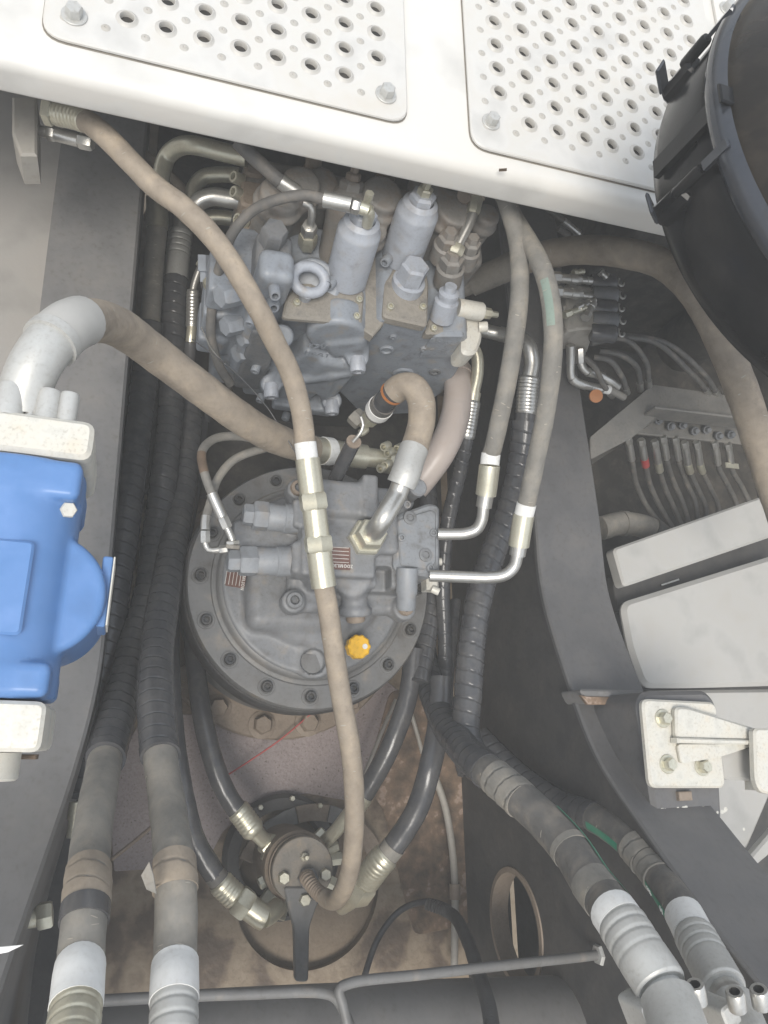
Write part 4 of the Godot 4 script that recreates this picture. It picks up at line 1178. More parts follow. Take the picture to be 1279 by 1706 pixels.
# ---------------------------------------------------------------- blue flow meter on the left
func build_blue() -> void:
	var t := thing("flow_meter", "bright blue flow meter with cream end blocks at the left edge", "flow meter", Vector3(-0.4, 0.43, 0.1))
	var y := 0.55
	var x0 := q(-70, 900, y).x
	var za := q(40, 757, y).z
	var zb := q(40, 822, y).z
	var zc := q(40, 1098, y).z
	var zd := q(40, 1158, y).z
	var xr := q(131, 790, y).x
	var cx := (x0 + xr) / 2.0
	var zm := q(40, 985, 0.52).z
	var P := [
		bx(Vector3(cx, 0.49, (za + zb) / 2), Vector3((xr - x0) / 2, 0.062, (zb - za) / 2), 0.007),
		bx(Vector3((x0 + q(92, 1130, y).x) / 2, 0.49, (zc + zd) / 2), Vector3((q(92, 1130, y).x - x0) / 2, 0.062, (zd - zc) / 2), 0.007),
		cy(Vector3(cx - 0.01, 0.5, za), Vector3(cx - 0.01, 0.5, zd), 0.054, 0.004),
		cy(Vector3(q(72, 985, 0.5).x, 0.4, zm), Vector3(q(72, 985, 0.5).x, 0.523, zm), 0.0545, 0.006),
	]
	var b := part(t, "blue_body", casting(P, 0.0032, 0.0045), M.blue)
	part(b, "raised_field", boxm(Vector3(q(-5, 975, 0.558).x, 0.5545, q(20, 975, 0.558).z), Vector3(0.048, 0.005, 0.078), 0.002, 0.005), M.blue)
	var side := q(176, 985, 0.49)
	part(b, "worn_lug", boxm(q(110, 842, 0.515), Vector3(0.014, 0.02, 0.022), 0.003), M.blue)
	part(b, "side_plate", boxm(Vector3(side.x, 0.48, side.z), Vector3(0.009, 0.06, 0.064), 0.001, 0.001), M.blue)
	part(b, "plate_edge", boxm(Vector3(side.x + 0.0055, 0.49, side.z), Vector3(0.0015, 0.05, 0.062), 0.0004), M.cream)
	hexbolt(b, "worn_screw", q(108, 846, 0.53), Vector3(0.3, 1, 0.2), 0.0075, M.cream, false)
	# end blocks
	t.rotation.y = -0.04
	var ze := q(40, 684, y).z
	var u := part(t, "upper_block", boxm(Vector3(cx + 0.002, 0.487, (ze + za) / 2 - 0.001), Vector3(xr - x0 + 0.006, 0.125, za - ze - 0.004), 0.004, 0.008), M.cream)
	var zf := q(40, 1252, y).z
	part(t, "lower_block", boxm(Vector3((x0 + q(86, 1200, y).x) / 2, 0.487, (zd + zf) / 2 + 0.001), Vector3(q(86, 1200, y).x - x0, 0.125, zf - zd - 0.004), 0.003, 0.005), M.cream)
	part(t, "lower_port", spin([[0.0, 0.0], [0.036, 0.0], [0.036, 0.021], [0.034, 0.023], [0.0, 0.023]], axis(Vector3(q(-36, 1280, 0.5).x, 0.48, zf), Vector3(q(-36, 1280, 0.5).x, 0.48, zf + 0.1)), 32), M.cream)
	part(t, "lower_seal", boxm(Vector3(cx - 0.004, 0.44, zf + 0.004), Vector3(0.07, 0.03, 0.004), 0.001), M.rust)
	for o in [[66, 640, 0.0105], [2, 630, 0.013], [98, 660, 0.009], [38, 640, 0.004], [50, 640, 0.004]]:
		var p := q(o[0], o[1] + 40, 0.545)
		part(u, "cap_bolt", spin([[o[2], -0.002], [o[2], 0.026], [o[2] * 0.9, 0.029], [o[2] * 0.55, 0.029], [o[2] * 0.5, 0.015], [0.0, 0.015]], axis(Vector3(p.x, p.y - 0.01, ze + 0.001), Vector3(p.x, p.y - 0.01, ze - 0.1)), 24), M.cast_alu)

# ---------------------------------------------------------------- black drum housing
func build_drum() -> void:
	var c := Vector3(0.42, 0.0, -0.285)
	var t := thing("air_filter_housing", "glossy black round housing with clamp ring and latches at the upper right edge", "air filter", c + Vector3(0, 0.69, 0))
	var X := Transform3D(Basis(), c)
	part(t, "drum_body", spin([[0.0, 0.668], [0.16, 0.67], [0.205, 0.678], [0.226, 0.692], [0.2335, 0.71], [0.2345, 0.775], [0.23, 0.782], [0.0, 0.784]], X, 128), M.black)
	part(t, "clamp_ring", spin([[0.228, 0.781], [0.2365, 0.783], [0.2425, 0.789], [0.244, 0.797], [0.2415, 0.805], [0.235, 0.81], [0.226, 0.811]], X, 128), M.bead)
	part(t, "lid", spin([[0.236, 0.8], [0.2345, 0.811], [0.2285, 0.822], [0.21, 0.835], [0.17, 0.848], [0.1, 0.858], [0.0, 0.862]], X, 128), M.black_cap)
	var band := MB.new()
	# strap and two toggle latches on the flank
	for k in 3:
		var pxy: Array = [[1135, 215], [1120, 285], [1186, 82]][k]
		var w := q(pxy[0], pxy[1], 0.765)
		var a := atan2(w.z - c.z, w.x - c.x)
		var o := Vector3(cos(a), 0, sin(a))
		var tg := Vector3(-sin(a), 0, cos(a))
		var B := Basis(tg, Vector3.UP, o)
		if k == 0:
			part(t, "strap", boxm(c + o * 0.2385 + Vector3(0, 0.755, 0), Vector3(0.02, 0.09, 0.006), 0.0015, 0.0, B), M.black)
			part(t, "strap_hook", boxm(c + o * 0.232 + Vector3(0, 0.811, 0), Vector3(0.02, 0.005, 0.03), 0.0015, 0.0, B), M.black)
		else:
			var l := MB.new()
			prism(l, PackedVector2Array([Vector2(-0.013, -0.002), Vector2(0.013, -0.002), Vector2(0.012, 0.008), Vector2(0.006, 0.014), Vector2(-0.006, 0.014), Vector2(-0.012, 0.008)]), Transform3D(Basis(tg, Vector3.UP, o), c + o * 0.23), 0.7, 0.745, 0.003)
			var la := part(t, "latch", l.mesh(), M.black)
			part(la, "latch_tongue", boxm(c + o * 0.253 + Vector3(0, 0.712, 0), Vector3(0.022, 0.004, 0.026), 0.0015, 0.0, Basis(tg, Vector3.UP.rotated(tg, 0.7), o.rotated(tg, 0.7))), M.bead)
			part(la, "latch_rod", spin([[0.0, 0.0], [0.005, 0.0], [0.006, 0.003], [0.006, 0.033], [0.005, 0.036], [0.0, 0.036]], Transform3D(Basis(), c + o * 0.243 + Vector3(0, 0.735, 0)), 20), M.black)
			part(la, "latch_hook", boxm(c + o * 0.243 + Vector3(0, 0.79, 0), Vector3(0.009, 0.034, 0.004), 0.0015, 0.0, B), M.bead)

# ---------------------------------------------------------------- things on the right
func build_right() -> void:
	# light grey boxes outside the right bracket
	var t := thing("grey_storage_box", "light grey sheet steel box with slot, right of the dark bracket", "box", Vector3(0.7, -0.29, 0.1))
	part(t, "upper_rail", slab([[1022, 914], [1290, 820], [1290, 893], [1040, 978]], 0.06, 0.03, 0.004, 0.004), M.tank)
	part(t, "slot_backing", slab([[1020, 960], [1310, 870], [1310, 960], [1030, 1020]], 0.0, 0.02, 0.002), M.frame_dark)
	part(t, "box_top", slab([[1036, 1004], [1300, 922], [1300, 1142], [1150, 1146], [1074, 1146], [1050, 1080]], 0.05, 0.02, 0.008, 0.006), M.tank)
	part(t, "box_front", slab([[1074, 1150], [1300, 1148], [1300, 1290], [1245, 1420], [1160, 1420], [1095, 1260]], 0.03, 0.02, 0.006, 0.01), M.tank)
	part(t, "slot_clip", boxm(q(1117, 970, 0.004), Vector3(0.045, 0.003, 0.004), 0.001, 0.0, Basis(Vector3.UP, 0.3)), M.steel)
	part(t, "box_corner", slab([[1240, 1440], [1300, 1370], [1300, 1410], [1258, 1445]], 0.05, 0.02, 0.004), M.tank)
	struct("lower_bay_plate", boxm(Vector3(0.98, -0.27, 0.5), Vector3(0.9, 0.02, 1.2), 0.003), M.frame_dark)
	# step welded on the bracket, cream bolted bracket on it
	var s := thing("welded_lug", "dark grey lug welded on the right bracket under the cream plate", "lug", q(1130, 1300, 0.2))
	part(s, "lug_block", slab([[1062, 1172], [1072, 1152], [1178, 1150], [1196, 1172], [1206, 1380], [1095, 1384]], 0.285, 0.15, 0.006, 0.012), M.frame_right)
	part(s, "rib_plate", slab([[966, 1148], [1075, 1150], [1080, 1172], [978, 1172]], 0.2, 0.06, 0.003, 0.004), M.frame)
	part(s, "rusty_edge", slab([[968, 1158], [980, 1160], [1064, 1162], [1064, 1174], [980, 1174]], 0.203, 0.008, 0.001), M.rust)
	part(s, "nut_plate", boxm(q(1140, 1326, 0.288), Vector3(0.022, 0.008, 0.012), 0.001), M.brown)
	var cps := MB.new()
	for i in 90:
		var a := rng.randf() * TAU
		var d := absf(rng.randfn()) * 28.0
		var p := q(1143 + cos(a) * d * 1.2, 1346 + absf(sin(a)) * d * 0.9, 0.285)
		lathe(cps, Transform3D(Basis(), p), [[rng.randf_range(0.001, 0.0038), 0.0004], [0.0005, 0.001], [0.0, 0.001]], 6)
	part(s, "paint_chips", cps.mesh(), M.cream).set_meta("kind", "stuff")
	var y := 0.3
	var k := thing("bolted_bracket", "cream painted bracket plate with hexagon bolts and gusset at the right", "bracket", q(1140, 1240, y))
	var pl := part(k, "mount_plate", slab([[1070, 1164], [1194, 1170], [1211, 1313], [1084, 1313]], y, 0.012, 0.003, 0.012), M.cream)
	for o in [[1104, 1197], [1112, 1273], [1170, 1277]]: hexbolt(pl, "bolt", q(o[0], o[1], y), Vector3.UP, 0.0088, M.zinc)
	part(k, "gusset", slab([[1126, 1178], [1146, 1178], [1262, 1214], [1262, 1234], [1128, 1232]], y + 0.012, 0.012, 0.003, 0.004), M.cream)
	part(k, "rib", slab([[1130, 1229], [1262, 1233], [1262, 1241], [1130, 1238]], y + 0.018, 0.018, 0.002), M.cream)
	part(k, "lower_gusset", slab([[1130, 1240], [1262, 1240], [1222, 1254], [1196, 1262], [1136, 1272]], y + 0.007, 0.007, 0.002, 0.004), M.cream)
	part(k, "arm_tube", slab([[1195, 1244], [1290, 1242], [1290, 1303], [1207, 1299]], y - 0.006, 0.03, 0.004, 0.004), M.tank)
	part(k, "end_plate", slab([[1257, 1213], [1300, 1213], [1300, 1326], [1268, 1320], [1260, 1300]], y + 0.03, 0.014, 0.003, 0.008), M.cream)
	for o in [[1272, 1222, 1274, 1300]]: part(k, "end_web", slab([[1268, 1216], [1284, 1216], [1288, 1318], [1274, 1318]], y + 0.018, 0.04, 0.003), M.cream)
	# solenoid valve bank
	var z := thing("solenoid_valve_bank", "small pilot solenoid valve bank with silver fittings beside the right bracket", "valve", q(970, 560, 0.12))
	part(z, "bank_block", slab([[944, 470], [1000, 480], [1004, 545], [945, 552]], 0.18, 0.08, 0.003, 0.004), M.panel)
	part(z, "bank_front", wallslab([[942, 548], [1002, 548], [1002, 566], [984, 570], [978, 588], [944, 600]], qz(970, 548, q(970, 548, 0.178).z).z + 0.004, 0.05, 0.003), M.panel)
	for i in 5:
		var p := q(1012 + 2 * (i % 2), 472 + 21 * i, 0.19)
		part(z, "solenoid_coil", spin([[0.0, -0.03], [0.0155, -0.03], [0.0165, -0.027], [0.0165, 0.012], [0.014, 0.016], [0.0, 0.016]], Transform3D(basis_y(Vector3(1, 0.35, 0.1)), p), 20), M.valve_dark if i % 2 else M.sleeve)
		var cl := MB.new()
		var cpp := PackedVector3Array()
		for j in 9:
			var a := PI * 1.3 * j / 8.0
			cpp.append(p + Vector3(0.022, 0.008, 0) + Vector3(cos(a) * 0.006, 0.003, sin(a) * 0.008))
		tube(cl, cpp, 0.0022, 0, 8)
		part(z, "wire_clip", cl.mesh(), M.steel)
	for o in [[920, 462, 960, 466, 0.0085], [922, 486, 962, 490, 0.0085], [960, 466, 985, 468, 0.006], [962, 490, 985, 494, 0.006], [955, 455, 972, 452, 0.005], [960, 515, 990, 500, 0.006], [940, 525, 975, 512, 0.0055], [975, 530, 988, 505, 0.007], [1000, 452, 1012, 462, 0.006]]:
		var a := q(o[0], o[1], 0.21)
		var b := q(o[2], o[3], 0.21)
		var L := a.distance_to(b)
		var v := MB.new()
		lathe(v, axis(a, b), [[0.0, 0.0], [o[4] * 1.3, 0.0], [o[4] * 1.3, L * 0.3]], 6, true)
		lathe(v, axis(a, b), [[o[4] * 1.3, L * 0.3], [o[4], L * 0.31], [o[4], L * 0.7], [o[4] * 1.15, L * 0.72], [o[4] * 1.15, L], [0.0, L]], 14)
		part(z, "pilot_fitting", v.mesh(), M.steel if o[4] > 0.0056 else M.zinc)
	part(z, "copper_plug", spin([[0.0, 0.0], [0.0125, 0.0], [0.0125, 0.006], [0.0, 0.007]], Transform3D(basis_y(Vector3(-0.3, 1, 0.4)), q(992, 660, 0.1)), 24), M.orange)
	# manifold bracket with its row of small hoses
	var m := thing("manifold_bracket", "grey folded manifold bracket carrying a row of small hose ends", "bracket", q(1120, 720, 0.0))
	var ym := 0.06
	part(m, "top_sheet", slab([[984, 728], [1088, 641], [1250, 664], [1262, 700], [1100, 690], [1052, 730], [985, 765]], ym, 0.008, 0.002, 0.004), M.manifold)
	part(m, "front_sheet", wallslab([[985, 745], [1055, 705], [1092, 680], [1260, 700], [1262, 718], [1095, 700], [1058, 728], [985, 775]], q(1090, 690, ym).z + 0.006, 0.006, 0.002), M.manifold)
	part(m, "lower_sheet", slab([[1050, 712], [1100, 694], [1262, 712], [1262, 742], [1060, 722]], 0.0, 0.008, 0.002), M.manifold)
	for i in 7: hexbolt(m, "bolt", q(1098 + 20 * i, 700 + 4 * i + (6 if i % 2 else 0), 0.012), Vector3(0, 1, 0.5), 0.0065, M.valve_dark)
	var ends := [[1046, 735], [1068, 738], [1090, 740], [1104, 733], [1124, 734], [1140, 742], [1160, 742], [1190, 742], [1212, 745]]
	for i in ends.size():
		var e: Array = ends[i]
		var a := q(e[0], e[1] - 6, 0.0)
		var spec := [a, q(e[0] + 4, e[1] + 14, -0.02), q(e[0] + 8, e[1] + 38, -0.05), q(e[0] + 14 + 1.5 * i, e[1] + 70, -0.1), q(e[0] + 30 + 1.2 * i, e[1] + 105, -0.13), q(e[0] + 62 - 5 * i, e[1] + 150, -0.14), q(e[0] + 95 - 8 * i, e[1] + 210, -0.15)]
		var h := hose("pilot_hose", ["thin grey pilot hose, leftmost in the row under the manifold bracket", "thin pilot hose with red band in the row under the manifold bracket", "thin pilot hose with pale ring, third from left under the manifold bracket", "thin pilot hose with tall fitting, fourth from left under the manifold bracket", "thin pilot hose in the middle of the row under the manifold bracket", "thin pilot hose with pale ring, just right of the middle under the manifold bracket", "thin pilot hose with pale ring, third from right under the manifold bracket", "thin pilot hose, second from right under the manifold bracket", "thin pilot hose with yellowish tag, rightmost under the manifold bracket"][i], "hose", "pilot hoses in a row", 0.014, spec, [[0, 0.5, "nut", M.steel, 1.2, 9], [0.5, 1.7, "ferrule", M.steel, 1.1, 0], [1.7, 6, "rubber_hose", M.rubber_dark, 0.85, 0]])
		if i == 1: sections(h, path(0.014, spec), 0.014, [[1.5, 2.0, "red_band", M.red, 1.2, 0]])
		elif i in [2, 5, 6]: sections(h, path(0.014, spec), 0.014, [[1.7, 2.2, "pale_ring", M.zinc, 1.2, 0]])
	part(m, "yellow_tag", boxm(q(1220, 776, -0.03), Vector3(0.035, 0.003, 0.012), 0.0005), M.zinc)
	# small hoses arching behind the bracket
	var arcs := [[[985, 572], [1040, 565], [1075, 600], [1082, 648]], [[1000, 585], [1030, 590], [1060, 610], [1068, 650]], [[990, 595], [1015, 600], [1035, 625], [1045, 655]], [[1010, 560], [1090, 570], [1150, 620], [1185, 660]], [[1015, 556], [1110, 572], [1170, 620], [1200, 664]], [[965, 590], [990, 610], [1005, 640], [1020, 660]]]
	for i in arcs.size():
		var sp := []
		for j in 4: sp.append(q(arcs[i][j][0], arcs[i][j][1], [0.12, 0.13, 0.11, 0.05][j]))
		hose("arched_hose", ["thin dark hose arching from the valve bank, third from left", "thin dark hose in the arched bunch, second from left beside the valve bank", "thin dark hose, second lowest of the arched bunch left of the manifold", "thin dark hose arching wide to the middle of the manifold bracket", "thin dark hose arching widest over the manifold bracket", "lowest short dark hose of the arched bunch near the copper plug"][i], "hose", "thin hoses arching to the manifold", 0.012, sp, [[0, 2.7, "rubber_hose", M.rubber_dark, 0.9, 0], [2.7, 3, "ferrule", M.steel, 1.1, 0]])
	# two elbowed silver pilot pipes below the bank
	hose("elbow_pipe", "silver elbow pipe run from the valve bank, left of the two", "pipe", "silver elbow pipes", 0.015, [q(951, 575, 0.14), q(951, 600, 0.12), q(953, 630, 0.1), q(968, 640, 0.095), q(990, 645, 0.09), q(1015, 650, 0.09), q(1040, 662, 0.08)], [[0, 1.2, "nut", M.steel, 1.1, 0], [1.2, 2, "elbow", M.steel, 1.0, 0], [2, 3.4, "elbow", M.steel, 1.15, 0], [3.4, 4.6, "ferrule", M.steel, 1.05, 2], [4.6, 5, "ring", M.label_white, 1.2, 0], [5, 6, "rubber_hose", M.rubber_grey, 0.95, 0]])
	hose("elbow_pipe", "silver elbow pipe run from the valve bank, right of the two", "pipe", "silver elbow pipes", 0.015, [q(967, 580, 0.13), q(968, 605, 0.115), q(976, 618, 0.11), q(995, 624, 0.105), q(1015, 634, 0.1), q(1030, 645, 0.09)], [[0, 1, "nut", M.steel, 1.2, 9], [1, 2.2, "elbow", M.steel, 1.0, 0], [2.2, 3.5, "nut", M.steel, 1.15, 0], [3.5, 5, "ferrule", M.steel, 0.95, 0]])
	hose("canister", "grey ribbed pipe behind the storage box", "pipe", "", 0.05, [q(1000, 880, -0.08), q(1040, 872, -0.08), q(1090, 885, -0.08), q(1130, 930, -0.09)], [[0, 0.9, "pipe", M.rubber_grey, 1.0, 0], [0.9, 1.1, "band", M.rubber_grey, 1.07, 0], [1.1, 1.9, "pipe", M.rubber_grey, 1.0, 0], [1.9, 3, "pipe", M.rubber_dark, 1.08, 0]])
	# dark machinery in the bay behind
	var e := thing("engine_block", "dark engine machinery in the shade behind the thick brown hose", "engine", Vector3(0.75, -0.3, -0.75))
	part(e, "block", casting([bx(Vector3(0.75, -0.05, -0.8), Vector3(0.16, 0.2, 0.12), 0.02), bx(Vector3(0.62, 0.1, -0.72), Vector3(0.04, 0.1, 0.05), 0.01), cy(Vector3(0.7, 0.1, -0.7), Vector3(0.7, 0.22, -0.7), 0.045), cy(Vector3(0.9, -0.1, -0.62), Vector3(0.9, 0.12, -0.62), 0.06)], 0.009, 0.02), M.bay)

# ---------------------------------------------------------------- hoses and pipes
func build_hoses() -> void:
	# the long dusty hose that arches over the motor to the swivel
	hose("arching_hose", "long dusty brown hose from top left, coupled over the motor, down to the swivel", "hose", "", 0.028, [[76, 184, 37], [92, 188, 37], [140, 200, 37.5], [175, 226, 38], [215, 267, 38], [260, 312, 38], [305, 345, 38], [360, 402, 37.5], [427, 508, 37], [456, 565, 36], [484, 622, 35], [503, 690, 34.5], [509, 740, 34.5], [513, 768, 34.5], [520, 822, 34.5], [524, 850, 34.5], [529, 893, 34.5], [532, 920, 34.5], [540, 978, 34.5], [546, 1010, 34.5], [557, 1085, 34.5], [570, 1170, 34.5], [583, 1240, 34.5], [590, 1310, 34], [589, 1400, 33], [580, 1462, 32], [556, 1500, 30.5], [532, 1488, 29.8], [515, 1468, 29.3], [511, 1460, 29.0]], [
		[0, 1, "nut", M.zinc, 1.25, 9], [1, 2.1, "ferrule", M.zinc, 1.1, 2], [2, 12, "rubber_hose", M.rubber_tan, 1.0, 4], [11.95, 13.0, "label_band", M.label_white, 1.06, 0],
		[12.9, 14, "ferrule", M.zinc, 1.2, 0], [14.0, 15, "nut", M.zinc, 1.4, 9], [15, 16.05, "coupling", M.zinc, 1.18, 0], [16, 17, "nut", M.zinc, 1.42, 9], [17, 18, "ferrule", M.zinc, 1.22, 0], [17.9, 26.6, "rubber_hose", M.rubber_tan, 1.0, 4], [26.6, 28.4, "bent_end", M.brown, 0.8, 3], [28.4, 29, "end_fitting", M.brown, 0.9, 0]])
	# the thick hose from the flow meter
	var ha := hose("flow_meter_hose", "thick dusty brown hose arching from the blue flow meter elbow to the valve", "hose", "", 0.045, [[40, 690, 82], [42, 655, 82], [54, 618, 82], [76, 582, 81], [100, 556, 79], [128, 538, 76], [165, 535, 71], [205, 550, 66], [250, 582, 62], [325, 640, 58], [395, 692, 54.5], [462, 732, 51], [520, 749, 48], [548, 752, 47], [575, 757, 46], [630, 764, 45], [652, 768, 44.5]], [
		[0, 3.6, "cast_elbow", M.cast_alu, 1.02, 0], [3.3, 3.65, "elbow_collar", M.cast_alu, 1.16, 0], [3.65, 5.2, "cuff", M.tank, 1.12, 0], [5.1, 12, "rubber_hose", M.rubber_tan, 1.0, 4], [12, 12.95, "ferrule", M.zinc, 0.95, 0], [12.6, 13.1, "white_ring", M.label_white, 1.0, 0], [13, 14.6, "ferrule", M.zinc, 0.9, 0], [14.6, 15.5, "tube", M.zinc, 0.72, 0], [15.4, 16, "split_flange", M.zinc, 1.0, 0]])
	for o in [[646, 742], [652, 752], [648, 772], [640, 778], [668, 745]]: capbolt(ha, "flange_bolt", q(o[0], o[1], 0.11), Vector3(-0.7, 0.5, 0.5), 0.0075, 0.014, M.zinc)
	# two grey hoses to the motor valve block
	hose("motor_supply_hose", "inner grey hose with white label band running to the upper motor port", "hose", "grey hoses to the motor", 0.027, [[838, 318, 31], [862, 400, 31], [866, 480, 31.2], [858, 560, 31.2], [845, 640, 31], [831, 705, 30.6], [822, 745, 30.2], [818, 757, 30], [816, 775, 30], [810, 822, 29.7], [806, 845, 29.6], [803, 866, 29.5], [794, 882, 29.4], [776, 889, 29.4], [752, 890, 29.4], [730, 890, 29.4]], [
		[0, 7, "rubber_hose", M.rubber_grey, 1.0, 4], [6.9, 8, "label_band", M.label_white, 1.07, 0], [8, 9.1, "ferrule", M.zinc, 1.17, 0], [9.0, 10, "ferrule_neck", M.steel, 0.9, 0], [9.9, 15, "silver_pipe", M.steel, 0.68, 0]])
	var ho := hose("motor_supply_hose", "outer grey hose with torn tag running to the lower motor port", "hose", "grey hoses to the motor", 0.027, [[836, 322, 29], [862, 372, 30.5], [893, 424, 31.5], [913, 478, 32.3], [922, 545, 32.6], [919, 615, 32.2], [908, 695, 31.6], [893, 768, 31], [880, 828, 30.6], [877, 842, 30.5], [873, 858, 30.4], [865, 905, 30.2], [862, 925, 30.1], [856, 945, 30], [841, 958, 30], [815, 962, 30], [770, 961, 30], [716, 959, 30]], [
		[0, 9, "rubber_hose", M.rubber_grey, 1.0, 4], [8.8, 10, "label_band", M.label_white, 1.07, 0], [10, 11.2, "ferrule", M.zinc, 1.15, 0], [11.1, 12, "ferrule_neck", M.steel, 0.9, 0], [11.9, 17, "silver_pipe", M.steel, 0.68, 0]])
	stripe(ho, "faded_green_tag", path(0.027, [[893, 424, 31.5], [913, 478, 32.3], [922, 545, 32.6], [919, 615, 32.2]]), 0.9, 2.0, 0.0139, -RIGHT * 0.5 - AHEAD, 0.006, M.faded_green)
	# thick hose at the back right
	hose("thick_return_hose", "thickest dusty brown hose arching behind the grey hoses to the right edge", "hose", "", 0.05, [[742, 490, 44], [785, 472, 44], [832, 452, 45], [880, 432, 46], [950, 418, 47], [1030, 420, 49], [1100, 438, 50], [1160, 490, 52], [1203, 570, 53], [1238, 655, 53], [1266, 740, 53], [1320, 900, 53]], [
		[0, 1.0, "collar", M.valve_dust, 0.8, 0], [1.0, 3, "metal_sleeve", M.valve_dust, 1.0, 0], [3, 11, "rubber_hose", M.rubber_tan, 1.0, 4]])
	# lower right pair
	var bf := hose("boom_hose", "thick wrapped grey hose with green stripe, left of the lower right pair", "hose", "lower right boom hoses", 0.046, [[690, 930, 38], [699, 1030, 40], [712, 1120, 43], [735, 1190, 47], [775, 1250, 53], [812, 1284, 57], [860, 1325, 60], [910, 1370, 63], [950, 1415, 66], [985, 1470, 70], [1012, 1505, 73], [1024, 1522, 75], [1034, 1536, 76], [1074, 1600, 80], [1100, 1640, 82], [1116, 1672, 84], [1165, 1830, 95]], [
		[0, 5.0, "spiral_sleeve", M.sleeve, 1.02, 1], [4.9, 11, "rubber_hose", M.rubber_dark, 1.0, 4], [5.3, 6.2, "worn_wrap", M.rubber_grey, 1.03, 1], [7.9, 8.1, "tape_band", M.rubber_grey, 1.03, 0], [9, 9.8, "tape_band", M.rubber_grey, 1.03, 0], [10.8, 12, "label_band", M.label_white, 1.06, 0], [12, 14.2, "crimped_ferrule", M.cast_alu, 1.1, 5], [14, 15, "pipe_end", M.cast_alu, 0.8, 0], [14.8, 16, "split_flange", M.cast_alu, 1.12, 0]])
	var bg := hose("boom_hose", "thinner wrapped grey hose with printed label, right of the lower right pair", "hose", "lower right boom hoses", 0.042, [[800, 1230, 40], [860, 1290, 42], [930, 1338, 45], [990, 1362, 48], [1045, 1400, 51], [1090, 1450, 54], [1125, 1500, 58], [1142, 1528, 60], [1156, 1556, 62], [1180, 1600, 65], [1205, 1645, 68], [1222, 1672, 70], [1270, 1800, 78]], [
		[0, 3.0, "spiral_sleeve", M.sleeve, 1.02, 1], [2.9, 7, "rubber_hose", M.rubber_dark, 1.0, 4], [4.2, 4.7, "torn_wrap", M.rubber_grey, 1.08, 1], [4.75, 5.3, "torn_wrap", M.rubber_grey, 1.05, 1], [6.8, 8, "label_band", M.label_white, 1.06, 0], [8, 10.2, "crimped_ferrule", M.cast_alu, 1.12, 5], [10, 11.2, "pipe_end", M.steel, 0.78, 0], [11, 12, "split_flange", M.cast_alu, 1.05, 0]])
	var cf := path(0.046, [[690, 930, 38], [699, 1030, 40], [712, 1120, 43], [735, 1190, 47], [775, 1250, 53], [812, 1284, 57], [860, 1325, 60], [910, 1370, 63], [950, 1415, 66], [985, 1470, 70], [1012, 1505, 73], [1024, 1522, 75]])
	stripe(bf, "green_stripe", cf, 7.0, 10.8, 0.0242, RIGHT * 0.9 - DOWN * 0.6 - AHEAD * 0.45, 0.005, M.green)
	var cg := path(0.042, [[800, 1230, 40], [860, 1290, 42], [930, 1338, 45], [990, 1362, 48], [1045, 1400, 51], [1090, 1450, 54], [1125, 1500, 58], [1142, 1528, 60]])
	var dg := -RIGHT * 0.75 + DOWN * 0.25 - AHEAD * 0.7
	stripe(bg, "green_stripe", cg, 3.1, 4.1, 0.0214, dg, 0.006, M.green)
	stripe(bg, "green_stripe", cg, 5.3, 6.8, 0.0214, dg, 0.006, M.green)
	for o in [[5.6, "616"], [6.45, "61"]]:
		var pc := curve(cg, o[0] - 0.1, o[0] + 0.1, 0.01)
		var tg := (pc[pc.size() - 1] - pc[0]).normalized()
		var nn := (dg - tg * dg.dot(tg)).normalized()
		textmesh(bg, "printed_number", o[1], 0.0075, pc[0] + nn * 0.0216, tg, nn.cross(tg), M.label_white)
	# lower left pair: sleeves above, bare hoses below
	hose("lift_hose", "worn grey hose with tan torn wrap, left of the lower left pair", "hose", "lower left boom hoses", 0.04, [[302, 350, 34], [301, 385, 34], [293, 465, 34.5], [290, 540, 35], [285, 680, 36], [275, 780, 37.5], [262, 880, 39], [248, 990, 42], [220, 1090, 45], [192, 1200, 51], [176, 1262, 55], [162, 1340, 61], [150, 1420, 66], [146, 1480, 71], [141, 1530, 74], [135, 1600, 77], [132, 1622, 79], [128, 1668, 82], [110, 1800, 92]], [
		[0, 1, "tube", M.steel, 0.7, 0], [1, 2.05, "crimped_ferrule", M.cast_alu, 1.15, 5], [2, 7.2, "spiral_sleeve", M.sleeve, 1.16, 1], [7.0, 10.05, "spiral_sleeve", M.sleeve, 1.2, 1], [9.9, 16.1, "rubber_hose", M.rubber_grey, 1.0, 4], [12.5, 13.6, "torn_wrap", M.rubber_tan, 1.05, 1], [13.6, 14.1, "black_band", M.sleeve, 1.1, 0], [15.4, 17.1, "label_band", M.label_white, 1.06, 0], [17, 18, "crimped_ferrule", M.zinc, 1.04, 5]])
	hose("lift_hose", "worn grey hose with peeling wrap flap, right of the lower left pair", "hose", "lower left boom hoses", 0.04, [[318, 620, 34], [312, 760, 36], [300, 850, 38], [280, 960, 42], [264, 1060, 46], [260, 1160, 51], [266, 1250, 55], [280, 1350, 60], [290, 1430, 66], [293, 1490, 69], [293, 1560, 71], [292, 1605, 73], [291, 1645, 76], [288, 1800, 84]], [
		[0, 6.1, "spiral_sleeve", M.sleeve, 1.16, 1], [6, 12, "rubber_hose", M.rubber_grey, 1.0, 4], [8.1, 8.9, "torn_wrap", M.rubber_tan, 1.05, 1], [11.0, 12.2, "label_band", M.label_white, 1.06, 0], [12.1, 13, "crimped_ferrule", M.cast_alu, 1.03, 5]])
